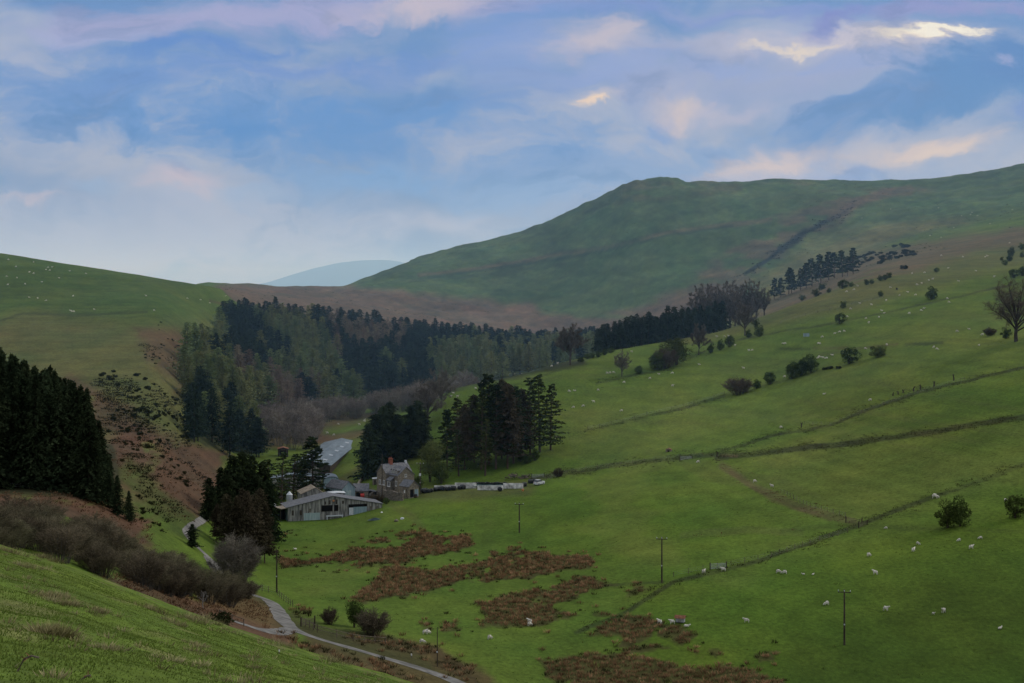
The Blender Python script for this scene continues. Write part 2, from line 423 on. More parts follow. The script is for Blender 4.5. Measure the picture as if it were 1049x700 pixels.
# sky patches: u, v, half-width, half-height, tilt, colour, strength, hardness, raggedness
BLOBS = [
 (150, 240, 420, 58, 0, (178, 188, 214), .9), (480, 228, 130, 24, 4, (188, 196, 220), .7), (300, 282, 420, 20, 0, (160, 180, 212), .6),
 (640, 165, 420, 60, 0, (134, 166, 212), .8), (330, 135, 350, 46, -4, (104, 148, 204), .95), (80, 95, 170, 52, 0, (104, 146, 202), .85),
 (330, 72, 240, 20, 6, (116, 148, 206), .75), (560, 90, 90, 30, 20, (122, 152, 206), .7), (210, 58, 120, 15, 3, (100, 140, 202), .85), (240, 140, 90, 14, -3, (90, 140, 200), .8), (400, 185, 120, 18, 0, (128, 168, 218), .7),
 (250, 20, 270, 26, 4, (172, 174, 210), .9), (440, 12, 90, 18, 8, (206, 196, 208), .9), (90, 45, 80, 14, 2, (170, 178, 216), .6),
 (520, 45, 60, 40, 20, (140, 164, 216), .6), (585, 38, 62, 22, 6, (206, 198, 208), .85), (600, 70, 80, 14, 20, (150, 170, 216), .7),
 (55, 208, 55, 8, 0, (206, 196, 208), .6), (200, 196, 46, 13, 8, (212, 196, 208), .6), (120, 196, 36, 9, 0, (150, 178, 216), .6), (270, 205, 40, 8, 0, (150, 178, 216), .5),
 (800, 70, 250, 50, 4, (166, 176, 210), .85), (760, 10, 300, 14, 0, (140, 156, 208), .7), (1000, 10, 120, 16, 0, (158, 160, 204), .7),
 (780, 68, 140, 10, 0, (152, 172, 216), .6), (870, 44, 230, 14, 1, (206, 202, 214), .85, .0, .7), (790, 47, 60, 5, 1, (240, 226, 208), .9, .0, .5), (965, 41, 80, 6, 2, (248, 234, 212), .95, .1, .3), (975, 40.5, 52, 4.5, 1, (255, 250, 234), 1.0, .2, .25),
 (850, 20, 48, 13, 22, (134, 144, 200), .85), (690, 106, 52, 17, 10, (218, 204, 204), .9), (745, 108, 60, 12, 0, (196, 194, 212), .7), (585, 103, 26, 11, 14, (216, 206, 208), .85), (582, 107, 15, 6, 14, (250, 224, 196), .95, .1, .7),
 (880, 130, 90, 40, 20, (166, 182, 218), .6), (962, 95, 140, 38, 20, (104, 144, 194), 1.0, .35), (865, 122, 70, 22, 25, (114, 150, 200), .85, .1), (1020, 72, 55, 26, 24, (102, 140, 192), .9, .2),
 (1010, 72, 16, 6, 10, (166, 176, 214), .7), (790, 157, 90, 18, 4, (218, 206, 208), .95), (800, 172, 110, 12, 0, (190, 194, 216), .7), (955, 152, 80, 19, 4, (222, 208, 204), .95), (975, 156, 46, 8, 4, (230, 214, 204), .75),
 (880, 175, 40, 8, 0, (140, 166, 212), .7), (1035, 125, 30, 14, 0, (124, 152, 206), .8), (660, 125, 40, 22, 40, (130, 162, 214), .6), (560, 200, 70, 25, 0, (140, 174, 220), .6),
]
# ------------------------------------------------------------------ materials
def newmat(name):
    m = bpy.data.materials.new(name); m.use_nodes = True
    nt = m.node_tree; b = nt.nodes['Principled BSDF']
    b.inputs['Roughness'].default_value = .9
    b.inputs['Specular IOR Level'].default_value = .15
    return m, nt, b

def N(nt, t, **kw):
    n = nt.nodes.new(t)
    for k, v in kw.items():
        if k.startswith('i_'): n.inputs[k[2:].replace('_', ' ')].default_value = v
        else: setattr(n, k, v)
    return n

def mat_noise(name, c1, c2, scale=3.0, rough=.9, spec=.15, detail=5, stretch=(1, 1, 1), bump=0.0, rand=0.0, coord='Object', lo=.35, hi=.65):
    """two-colour weathered surface"""
    m, nt, b = newmat(name)
    tc = N(nt, 'ShaderNodeTexCoord'); mp = N(nt, 'ShaderNodeMapping'); mp.inputs['Scale'].default_value = stretch
    nz = N(nt, 'ShaderNodeTexNoise'); nz.inputs['Scale'].default_value = scale; nz.inputs['Detail'].default_value = detail
    nt.links.new(tc.outputs[coord], mp.inputs[0]); nt.links.new(mp.outputs[0], nz.inputs['Vector'])
    mr = N(nt, 'ShaderNodeMapRange'); mr.inputs['From Min'].default_value = lo; mr.inputs['From Max'].default_value = hi
    nt.links.new(nz.outputs[0], mr.inputs[0])
    mx = N(nt, 'ShaderNodeMix', data_type='RGBA'); mx.inputs['A'].default_value = (*c1, 1); mx.inputs['B'].default_value = (*c2, 1)
    nt.links.new(mr.outputs[0], mx.inputs['Factor'])
    out = mx.outputs['Result']
    if rand:
        oi = N(nt, 'ShaderNodeObjectInfo'); r = N(nt, 'ShaderNodeMapRange'); r.inputs['To Min'].default_value = 1-rand; r.inputs['To Max'].default_value = 1+rand
        nt.links.new(oi.outputs['Random'], r.inputs[0])
        vm = N(nt, 'ShaderNodeVectorMath', operation='SCALE'); nt.links.new(out, vm.inputs[0]); nt.links.new(r.outputs[0], vm.inputs['Scale']); out = vm.outputs[0]
    nt.links.new(out, b.inputs['Base Color'])
    b.inputs['Roughness'].default_value = rough; b.inputs['Specular IOR Level'].default_value = spec
    if bump:
        bp = N(nt, 'ShaderNodeBump'); bp.inputs['Strength'].default_value = bump; bp.inputs['Distance'].default_value = .05
        nt.links.new(nz.outputs[0], bp.inputs['Height']); nt.links.new(bp.outputs[0], b.inputs['Normal'])
    return m

def mat_leaf(name, dark, light, scale=.5, rand=.25, hue=.0, trans=.25, top=.35):
    """foliage: light and dark clumps, each plant a little different, some light coming through"""
    m, nt, b = newmat(name)
    tc = N(nt, 'ShaderNodeTexCoord')
    nz = N(nt, 'ShaderNodeTexNoise'); nz.inputs['Scale'].default_value = scale; nz.inputs['Detail'].default_value = 4
    oi = N(nt, 'ShaderNodeObjectInfo')
    off = N(nt, 'ShaderNodeVectorMath', operation='ADD'); nt.links.new(tc.outputs['Object'], off.inputs[0])
    sc = N(nt, 'ShaderNodeMath', operation='MULTIPLY'); sc.inputs[1].default_value = 57.; nt.links.new(oi.outputs['Random'], sc.inputs[0])
    nt.links.new(sc.outputs[0], off.inputs[1]); nt.links.new(off.outputs[0], nz.inputs['Vector'])
    mr = N(nt, 'ShaderNodeMapRange'); mr.inputs['From Min'].default_value = .36; mr.inputs['From Max'].default_value = .66
    nt.links.new(nz.outputs[0], mr.inputs[0])
    mx = N(nt, 'ShaderNodeMix', data_type='RGBA'); mx.inputs['A'].default_value = (*dark, 1); mx.inputs['B'].default_value = (*light, 1)
    nt.links.new(mr.outputs[0], mx.inputs['Factor'])
    hs = N(nt, 'ShaderNodeHueSaturation')
    r = N(nt, 'ShaderNodeMapRange'); r.inputs['To Min'].default_value = 1-rand; r.inputs['To Max'].default_value = 1+rand
    nt.links.new(oi.outputs['Random'], r.inputs[0]); nt.links.new(r.outputs[0], hs.inputs['Value'])
    if hue:
        m2 = N(nt, 'ShaderNodeMath', operation='MULTIPLY'); m2.inputs[1].default_value = 7.31; nt.links.new(oi.outputs['Random'], m2.inputs[0])
        fr = N(nt, 'ShaderNodeMath', operation='FRACT'); nt.links.new(m2.outputs[0], fr.inputs[0])
        r2 = N(nt, 'ShaderNodeMapRange'); r2.inputs['To Min'].default_value = .5-hue; r2.inputs['To Max'].default_value = .5+hue
        nt.links.new(fr.outputs[0], r2.inputs[0]); nt.links.new(r2.outputs[0], hs.inputs['Hue'])
    nt.links.new(mx.outputs['Result'], hs.inputs['Color'])
    df = N(nt, 'ShaderNodeBsdfDiffuse'); tr = N(nt, 'ShaderNodeBsdfTranslucent'); ms = N(nt, 'ShaderNodeMixShader'); ms.inputs[0].default_value = trans
    nt.links.new(hs.outputs[0], df.inputs[0]); nt.links.new(hs.outputs[0], tr.inputs[0])
    nt.links.new(df.outputs[0], ms.inputs[1]); nt.links.new(tr.outputs[0], ms.inputs[2])
    nt.links.new(ms.outputs[0], nt.nodes['Material Output'].inputs['Surface'])
    nt.nodes.remove(b)
    return m

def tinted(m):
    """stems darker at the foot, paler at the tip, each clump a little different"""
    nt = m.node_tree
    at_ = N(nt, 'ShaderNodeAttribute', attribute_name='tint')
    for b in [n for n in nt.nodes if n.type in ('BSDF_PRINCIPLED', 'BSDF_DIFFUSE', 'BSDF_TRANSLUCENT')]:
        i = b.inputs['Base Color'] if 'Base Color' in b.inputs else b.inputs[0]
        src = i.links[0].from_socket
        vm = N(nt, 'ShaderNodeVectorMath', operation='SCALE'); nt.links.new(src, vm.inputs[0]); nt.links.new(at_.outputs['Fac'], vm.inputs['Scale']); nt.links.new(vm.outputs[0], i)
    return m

def mat_plain(name, c, rough=.6, spec=.3, metal=0.0, var=.2, scale=2.0):
    c2 = tuple(x*(1-var) for x in c)
    m = mat_noise(name, c2, c, scale, rough, spec)
    m.node_tree.nodes['Principled BSDF'].inputs['Metallic'].default_value = metal
    return m

# land: painted cover times grass texture at several sizes
def mat_land():
    m, nt, b = newmat('land')
    at_ = N(nt, 'ShaderNodeAttribute', attribute_name='cover')
    ge = N(nt, 'ShaderNodeNewGeometry')
    mp = N(nt, 'ShaderNodeMapping'); mp.inputs['Scale'].default_value = (1, .7, 1); nt.links.new(ge.outputs['Position'], mp.inputs[0])
    cur = at_.outputs['Color']
    hgt = None
    for sc, lo, hi, dt in ((1.3, .70, 1.30, 6), (.16, .80, 1.20, 5), (7.0, .75, 1.25, 3)):
        nz = N(nt, 'ShaderNodeTexNoise'); nz.inputs['Scale'].default_value = sc; nz.inputs['Detail'].default_value = dt; nz.inputs['Roughness'].default_value = .65
        nt.links.new(mp.outputs[0], nz.inputs['Vector'])
        mr = N(nt, 'ShaderNodeMapRange'); mr.inputs['From Min'].default_value = .3; mr.inputs['From Max'].default_value = .7
        mr.inputs['To Min'].default_value = lo; mr.inputs['To Max'].default_value = hi
        nt.links.new(nz.outputs[0], mr.inputs[0])
        vm = N(nt, 'ShaderNodeVectorMath', operation='SCALE'); nt.links.new(cur, vm.inputs[0]); nt.links.new(mr.outputs[0], vm.inputs['Scale'])
        cur = vm.outputs[0]
        if hgt is None: hgt = nz.outputs[0]
    nt.links.new(cur, b.inputs['Base Color'])
    bp = N(nt, 'ShaderNodeBump'); bp.inputs['Strength'].default_value = .35; bp.inputs['Distance'].default_value = .25
    nt.links.new(hgt, bp.inputs['Height']); nt.links.new(bp.outputs[0], b.inputs['Normal'])
    b.inputs['Roughness'].default_value = 1.0; b.inputs['Specular IOR Level'].default_value = .05
    return m
M_LAND = mat_land()

V = np.stack([XX, YY, Z], -1).reshape(-1, 3)
ii, jj = np.meshgrid(np.arange(NC-1), np.arange(NR-1), indexing='ij')
a = (ii*NR+jj).ravel()
Q = np.stack([a, a+NR, a+NR+1, a+1], -1)
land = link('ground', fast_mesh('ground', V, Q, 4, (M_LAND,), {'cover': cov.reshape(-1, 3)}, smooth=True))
tag(land, kind='structure')

# far blue hills, real hills kilometres away
def far_hill(name, Y, us, vs, depth, col):
    u = np.linspace(us[0], us[-1], 220); v = pchip(us, vs, u)
    rows = np.linspace(0, 1, 26); V = []
    for t in rows:
        yy = Y+(t-.5)*depth
        prof = 1-(2*t-1)**2
        zt = (HV-v)*Y/F+(fbm(u/12., np.full_like(u, t*3), 3, 5)-.5)*6*prof
        base = -80.0
        V.append(np.stack([(u-CU)/F*Y, np.full_like(u, yy), base+(zt-base)*prof], -1))
    V = np.array(V).reshape(-1, 3); n = len(u)
    i, j = np.meshgrid(np.arange(25), np.arange(n-1), indexing='ij'); a = (i*n+j).ravel()
    Q = np.stack([a, a+1, a+n+1, a+n], -1)
    m = mat_noise(name, col, tuple(c*.75 for c in col), .004, 1, 0, coord='Object')
    o = link(name, fast_mesh(name, V, Q, 4, (m,), smooth=True))
    return tag(o, kind='structure')
far_hill('hill', 13000, [150, 240, 262, 280, 310, 340, 365, 385, 405, 420, 480, 560], [312, 301, 293.5, 289, 279.5, 271.5, 267.5, 266.6, 267.6, 271, 283, 305], 3600, (.05, .075, .06))
far_hill('hill', 15000, [60, 120, 160, 180, 200, 225, 260, 330], [310, 292, 287.5, 289, 292, 292.5, 293, 308], 2600, (.05, .075, .07))

# ------------------------------------------------------------------ camera
cam = bpy.data.cameras.new('camera'); co = bpy.data.objects.new('camera', cam); COL.objects.link(co)
cam.sensor_width = 36.0; cam.lens = 36.0*F/1049.0
cam.shift_y = -(350-HV)/1049.0
cam.clip_start = .1; cam.clip_end = 40000
co.location = (0, 0, 0); co.rotation_euler = (math.radians(90), 0, 0)
SC.camera = co

# ------------------------------------------------------------------ sun and sky
SUN_EL, SUN_AZ = math.radians(34), math.radians(62)     # azimuth clockwise from the view direction: sun ahead and to the right, behind cloud
sun = bpy.data.lights.new('sun', 'SUN'); so = bpy.data.objects.new('sun', sun); COL.objects.link(so)
sun.energy = 1.5; sun.angle = math.radians(14); sun.color = (1, .93, .82)
d = Vector((math.sin(SUN_AZ)*math.cos(SUN_EL), math.cos(SUN_AZ)*math.cos(SUN_EL), math.sin(SUN_EL)))
so.rotation_euler = d.to_track_quat('Z', 'Y').to_euler(); so.location = (200, 300, 300)

w = bpy.data.worlds.new('World'); SC.world = w; w.use_nodes = True
nt = w.node_tree; nt.nodes.clear()
L = nt.links.new
tc = N(nt, 'ShaderNodeTexCoord')
sx = N(nt, 'ShaderNodeSeparateXYZ'); L(tc.outputs['Generated'], sx.inputs[0])
def M(op, a, b=None, clamp=False):
    n = N(nt, 'ShaderNodeMath', operation=op); n.use_clamp = clamp
    for k, x in enumerate((a, b)):
        if x is None: continue
        if isinstance(x, (int, float)): n.inputs[k].default_value = x
        else: L(x, n.inputs[k])
    return n.outputs[0]
ay = M('MAXIMUM', M('ABSOLUTE', sx.outputs['Y']), .12)
s_ = M('DIVIDE', sx.outputs['X'], ay); t_ = M('DIVIDE', M('MAXIMUM', sx.outputs['Z'], -.02), ay)
pv = N(nt, 'ShaderNodeCombineXYZ'); L(s_, pv.inputs[0]); L(t_, pv.inputs[1]); P0 = pv.outputs[0]
def noise(vec, scale, stretch, detail=6, rough=.55, off=(0, 0, 0)):
    mp = N(nt, 'ShaderNodeMapping'); mp.inputs['Scale'].default_value = stretch; mp.inputs['Location'].default_value = off
    L(vec, mp.inputs[0])
    n = N(nt, 'ShaderNodeTexNoise', noise_dimensions='2D'); n.inputs['Scale'].default_value = scale; n.inputs['Detail'].default_value = detail; n.inputs['Roughness'].default_value = rough
    L(mp.outputs[0], n.inputs['Vector']); return n
def vadd(vec, nout, amp):
    sb = N(nt, 'ShaderNodeVectorMath', operation='SUBTRACT'); L(nout, sb.inputs[0]); sb.inputs[1].default_value = (.5, .5, .5)
    mu = N(nt, 'ShaderNodeVectorMath', operation='MULTIPLY'); L(sb.outputs[0], mu.inputs[0]); mu.inputs[1].default_value = amp
    ad = N(nt, 'ShaderNodeVectorMath', operation='ADD'); L(vec, ad.inputs[0]); L(mu.outputs[0], ad.inputs[1]); return ad.outputs[0]
n1 = noise(P0, 9, (.55, 1, 1), 3, .5)
P1 = vadd(P0, n1.outputs['Color'], (.085, .05, 0))
n2 = noise(P1, 30, (.55, 1, 1), 6, .62, (3, 1, 0))
P2 = vadd(P1, n2.outputs['Color'], (.052, .030, 0))
fine = noise(P2, 24, (.45, 1, 1), 7, .66, (7, 2, 0)).outputs[0]
broad = noise(P1, 8, (.35, 1, 1), 5, .55, (1.3, 4, 0)).outputs[0]

def mapr(x, a, b, c=0., d=1., smooth=True):
    r = N(nt, 'ShaderNodeMapRange'); r.interpolation_type = 'SMOOTHSTEP' if smooth else 'LINEAR'
    r.inputs['From Min'].default_value = a; r.inputs['From Max'].default_value = b; r.inputs['To Min'].default_value = c; r.inputs['To Max'].default_value = d
    L(x, r.inputs[0]); return r.outputs[0]
def mixc(fac, A, B):
    m = N(nt, 'ShaderNodeMix', data_type='RGBA')
    if isinstance(fac, (int, float)): m.inputs['Factor'].default_value = fac
    else: L(fac, m.inputs['Factor'])
    for k, x in (('A', A), ('B', B)):
        if isinstance(x, tuple): m.inputs[k].default_value = (*x, 1)
        else: L(x, m.inputs[k])
    return m.outputs['Result']
sky = N(nt, 'ShaderNodeTexSky'); sky.sky_type = 'NISHITA'; sky.sun_disc = False
sky.sun_elevation = SUN_EL; sky.sun_rotation = SUN_AZ
sm = N(nt, 'ShaderNodeVectorMath', operation='SCALE'); L(sky.outputs[0], sm.inputs[0]); sm.inputs['Scale'].default_value = .10
BLUE = lin(100, 144, 204); PALE = lin(176, 186, 214)
cl = mixc(mapr(broad, .40, .62), BLUE, PALE)
cur = mixc(.88, sm.outputs[0], cl)
RAG = {}
def ragged(nz):
    if nz not in RAG: RAG[nz] = M('MULTIPLY', M('SUBTRACT', fine, .5), nz*2)
    return RAG[nz]
TILT = {}
def tilted(ang):
    if ang not in TILT:
        if ang == 0: TILT[ang] = P2
        else:
            mp = N(nt, 'ShaderNodeMapping'); mp.inputs['Rotation'].default_value = (0, 0, -math.radians(ang)); L(P2, mp.inputs[0]); TILT[ang] = mp.outputs[0]
    return TILT[ang]
def blob(u, v, ru, rv, ang, col, s, hard=.0, nz=1.15):
    """a cloud patch in the sky: direction, size, tilt"""
    global cur
    ang = 0 if abs(ang) < 3 else (20 if ang > 12 else 5 if ang > 0 else 0)
    q = math.radians(ang); x0, y0 = (u-CU)/F, (HV-v)/F
    cx, cy = x0*math.cos(q)+y0*math.sin(q), -x0*math.sin(q)+y0*math.cos(q)
    ma = N(nt, 'ShaderNodeVectorMath', operation='MULTIPLY_ADD'); L(tilted(ang), ma.inputs[0])
    ma.inputs[1].default_value = (F/ru, F/rv, 0); ma.inputs[2].default_value = (-cx*F/ru, -cy*F/rv, 0)
    ln = N(nt, 'ShaderNodeVectorMath', operation='LENGTH'); L(ma.outputs[0], ln.inputs[0])
    m = mapr(M('ADD', ln.outputs['Value'], ragged(nz)), 1.25, .15+hard*.7, 0., s)
    g = .3*col[0]+.59*col[1]+.11*col[2]
    k = 1.15 if col[2] > col[0] else 1.0
    cur = mixc(m, cur, lin(*[min(255, max(0, g+(c-g)*k)) for c in col]))
for b_ in BLOBS: blob(*b_)
# above the frame: broken grey-white cloud, unseen and brightened to light the ground
cur = mixc(mapr(fine, .50, .70, 0., .20), cur, lin(190, 192, 212))
cur = mixc(mapr(fine, .47, .30, 0., .36), cur, lin(92, 128, 178))
cur = mixc(mapr(noise(P2, 55, (.4, 1, 1), 5, .65, (5, 9, 0)).outputs[0], .50, .72, 0., .12), cur, lin(182, 188, 212))
cur = mixc(.06, cur, lin(140, 150, 170))
over = mixc(mapr(noise(P0, 2.2, (.7, 1, 1), 4, .6).outputs[0], .38, .62), lin(158, 184, 216), lin(250, 246, 240))
lens = M('MAXIMUM', mapr(t_, .20, .42), M('MAXIMUM', mapr(M('ABSOLUTE', s_), .42, .62), mapr(sx.outputs['Y'], .3, .1)))
bk = N(nt, 'ShaderNodeBackground'); L(cur, bk.inputs[0]); bk.inputs[1].default_value = .95
b2 = N(nt, 'ShaderNodeBackground'); L(over, b2.inputs[0]); b2.inputs[1].default_value = 1.0
mxs = N(nt, 'ShaderNodeMixShader'); L(lens, mxs.inputs[0]); L(bk.outputs[0], mxs.inputs[1]); L(b2.outputs[0], mxs.inputs[2])
wo = N(nt, 'ShaderNodeOutputWorld'); L(mxs.outputs[0], wo.inputs['Surface'])
w.cycles.sampling_method = 'MANUAL'; w.cycles.sample_map_resolution = 512

# ------------------------------------------------------------------ haze: thin bluish air over the whole valley
mh = bpy.data.materials.new('haze'); mh.use_nodes = True
hn = mh.node_tree; hn.nodes.clear()
vs = hn.nodes.new('ShaderNodeVolumeScatter'); vs.inputs['Color'].default_value = (.38, .66, 1.0, 1); vs.inputs['Density'].default_value = 1.55e-4; vs.inputs['Anisotropy'].default_value = .15
ho = hn.nodes.new('ShaderNodeOutputMaterial'); hn.links.new(vs.outputs[0], ho.inputs['Volume'])
hb = MB(); hb.box(-6000, 6000, 400, 16500, -400, 240)
haze = hb.build('haze', mh); tag(haze, kind='structure')
mh.cycles.homogeneous_volume = True

SC.view_settings.view_transform = 'Standard'; SC.view_settings.look = 'None'; SC.view_settings.exposure = 0; SC.view_settings.gamma = 1
SC.cycles.use_denoising = True
SC.cycles.max_bounces = 5; SC.cycles.diffuse_bounces = 2; SC.cycles.glossy_bounces = 1; SC.cycles.transmission_bounces = 2; SC.cycles.volume_bounces = 0; SC.cycles.transparent_max_bounces = 4
# ------------------------------------------------------------------ plants: shapes
def rot_rows(v):
    return v/np.maximum(np.linalg.norm(v, axis=1, keepdims=True), 1e-9)

def kites(Pb, D, Ln, Wd, rng, roll=None):
    """leaf sprays: one four-cornered face each, from base Pb along D"""
    n = len(Pb); D = rot_rows(D)
    R = rng.normal(size=(n, 3)) if roll is None else roll
    S = rot_rows(np.cross(D, R))
    Ln = np.asarray(Ln).reshape(-1, 1)*np.ones((n, 1)); Wd = np.asarray(Wd).reshape(-1, 1)*np.ones((n, 1))
    mid = Pb+D*Ln*.45
    return np.stack([Pb, mid+S*Wd*.5, Pb+D*Ln, mid-S*Wd*.5], 1).reshape(-1, 3)

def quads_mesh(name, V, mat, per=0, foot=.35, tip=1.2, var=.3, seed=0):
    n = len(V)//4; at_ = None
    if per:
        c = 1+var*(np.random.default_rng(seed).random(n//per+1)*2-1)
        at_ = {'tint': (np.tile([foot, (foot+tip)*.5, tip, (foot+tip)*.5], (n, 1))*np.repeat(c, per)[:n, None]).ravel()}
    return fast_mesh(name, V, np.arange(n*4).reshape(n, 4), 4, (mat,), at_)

def join_mesh(name, trunk, V, mats):
    """trunk (MB) and leaf faces in one mesh, for plants far off"""
    tv = np.vstack(trunk.v); tf = [f for f in trunk.f]
    q = []
    for f in tf:
        if len(f) == 4: q.append(f)
        elif len(f) == 3: q.append([f[0], f[1], f[2], f[2]])
        else: q += [[f[0], f[i], f[i+1], f[i+1]] for i in range(1, len(f)-1)]
    q = [x for x in q if len(set(x)) == 4]
    q = np.array(q, int).reshape(-1, 4); n = len(V)//4
    Q = np.vstack([q, np.arange(n*4).reshape(n, 4)+len(tv)])
    mi = np.r_[np.zeros(len(q), int), np.ones(n, int)]
    return fast_mesh(name, np.vstack([tv, V]), Q, 4, mats, mi=mi)

def conifer(seed, H=20., R=2.6, nb=230, lo=.05, droop=.35, k=5, card=.42, ragged=.25, power=.8, up=0.0, gap=0.0):
    """spruce / larch: whorled branches with hanging sprays"""
    rng = np.random.default_rng(seed)
    tr = MB(); lean = rng.normal(size=2)*.15
    tr.tube([(0, 0, -.8), (lean[0]*.2, lean[1]*.2, H*.4), (lean[0], lean[1], H*.97)], [H*.011+.06, H*.008+.03, .02], 5)
    t = lo+(1-lo)*(np.arange(nb)+rng.random(nb))/nb*0.985
    ph = np.arange(nb)*2.399+rng.normal(size=nb)*.4
    r = (R*(1-t)**power+.18)*(1+ragged*rng.normal(size=nb)).clip(.35, 1.6)
    lob = .82+.3*np.sin(ph*2+seed)*np.sin(t*9+seed)
    r = r*lob
    if gap: r = np.where(rng.random(nb) < gap, r*.25, r)
    z = t*H
    out = []
    for s in np.linspace(.25, 1., k):
        for m in range(3):
            x = np.cos(ph)*r*s; y = np.sin(ph)*r*s
            zz = z-droop*r*s*s+up*r*s+rng.normal(size=nb)*.08
            a = ph+rng.normal(size=nb)*.75
            D = np.stack([np.cos(a), np.sin(a), -.35+rng.normal(size=nb)*.4-droop*.5+up], 1)
            L = (card*(.55+.25*r)*(1.25-.5*s))*(.7+.6*rng.random(nb))
            out.append(kites(np.stack([x, y, zz], 1), D, L, L*.62, rng))
    # leader
    n = 14; out.append(kites(np.stack([np.full(n, lean[0]), np.full(n, lean[1]), H*(.93+.06*rng.random(n))], 1), np.stack([rng.normal(size=n)*.5, rng.normal(size=n)*.5, np.full(n, .9)], 1), H*.03, H*.010, rng))
    return tr, np.vstack(out)

def pine(seed, H=24., R=4.2, nb=46, lo=.38, cl=26, flat=.5, card=.55, dead=14):
    """old tall conifer: bare lower trunk, separate limbs carrying flat plates of needles"""
    rng = np.random.default_rng(seed)
    tr = MB(); lx, ly = rng.normal(size=2)*.5
    tr.tube([(0, 0, -1), (lx*.3, ly*.3, H*.45), (lx, ly, H*.97)], [H*.013+.08, H*.010+.03, .05], 6)
    out = []
    for i in range(nb):
        t = lo+(1-lo)*((i+rng.random())/nb)
        ph = i*2.399+rng.normal()*.5
        prof = (1-((t-lo)/(1-lo)))**.75*.95+.10
        r = R*prof*(.55+.6*rng.random())
        z = t*H; rise = rng.normal()*.08-.10*(1-t)
        bx = lx*t; by = ly*t
        tip = np.array([bx+math.cos(ph)*r, by+math.sin(ph)*r, z+rise*r])
        tr.tube([(bx, by, z), tuple(np.array([bx, by, z])*.4+tip*.6+np.array([0, 0, .12*r])), tuple(tip)], [.07+.012*r, .04, .02], 3, cap=False)
        m = cl
        s = rng.random(m)**.7*.85+.2
        base = np.array([bx, by, z])+(tip-np.array([bx, by, z]))*s[:, None]
        base += np.stack([rng.normal(size=m), rng.normal(size=m), rng.normal(size=m)*flat*.35], 1)*(.10*r+.12)
        a = ph+rng.normal(size=m)*1.0
        D = np.stack([np.cos(a), np.sin(a), rng.normal(size=m)*.35-.05], 1)
        L = card*(.6+.7*rng.random(m))
        out.append(kites(base, D, L*1.25, L*.75, rng))
    for i in range(dead):
        z = H*(.12+.3*rng.random()); ph = rng.random()*6.28; r = R*.3*(.3+rng.random())
        tr.tube([(lx*z/H, ly*z/H, z), (math.cos(ph)*r, math.sin(ph)*r, z-.15*r)], [.04, .015], 3, cap=False)
    return tr, np.vstack(out)

def bare(seed, H=16., R=6.5, limbs=13, sub=9, tw=9, fan=4, tall=.24, wid=.05, egg=1.0, bud=0):
    """leafless broadleaf: limbs, branches and a haze of twigs"""
    rng = np.random.default_rng(seed)
    tr = MB(); h0 = H*tall
    tr.tube([(0, 0, -.8), (rng.normal()*.1, rng.normal()*.1, h0*.6), (rng.normal()*.2, rng.normal()*.2, h0*1.25), (rng.normal()*.5, rng.normal()*.5, H*.62)], [H*.026, H*.021, H*.017, H*.006], 6)
    out = []
    for i in range(limbs):
        ph = i*2.399+rng.normal()*.3; q = (i+.5)/limbs
        el = math.asin(min(.98, .05+.95*q))
        rr = R*math.cos(el)*(.85+.3*rng.random()); zt = H*(tall+.12)+(H*(1-tall-.14))*math.sin(el)*(.88+.16*rng.random())*egg
        p0 = Vector((0, 0, h0*(.75+.9*q))); p2 = Vector((math.cos(ph)*rr, math.sin(ph)*rr, zt))
        p1 = p0.lerp(p2, .5)+Vector((rng.normal()*.4, rng.normal()*.4, .10*H*(1-q)))
        bend = lambda s: p0*(1-s)**2+p1*2*s*(1-s)+p2*s*s
        tr.tube([bend(s) for s in (0, .35, .7, 1)], [H*.011, H*.008, H*.005, .02], 4, cap=False)
        for j in range(sub):
            s = .25+.75*(j+rng.random())/sub
            b0 = bend(s); outd = (p2-p0).normalized()
            d = (outd*.7+Vector(rng.normal(size=3))*.75+Vector((0, 0, .35))).normalized()
            ln = R*(.30+.22*rng.random())*(1.15-.45*s)
            b1 = b0+d*ln
            tr.tube([b0, b0.lerp(b1, .5)+Vector((0, 0, .06*ln)), b1], [.05, .035, .015], 3, cap=False)
            m = tw*fan
            q_ = rng.random(m)**.8
            base = np.array(b0)+(np.array(b1)-np.array(b0))*q_[:, None]
            D = np.array(d)*.6+rng.normal(size=(m, 3))*.7+np.array([0, 0, .3])
            L = R*.17*(.5+.8*rng.random(m))
            out.append(kites(base, D, L, wid*(.7+.6*rng.random(m)), rng))
            if bud:
                bb = base+rot_rows(D)*(L*rng.random(m))[:, None]
                out.append(kites(bb, rng.normal(size=(m, 3)), bud, bud*.8, rng))
    return tr, np.vstack(out)

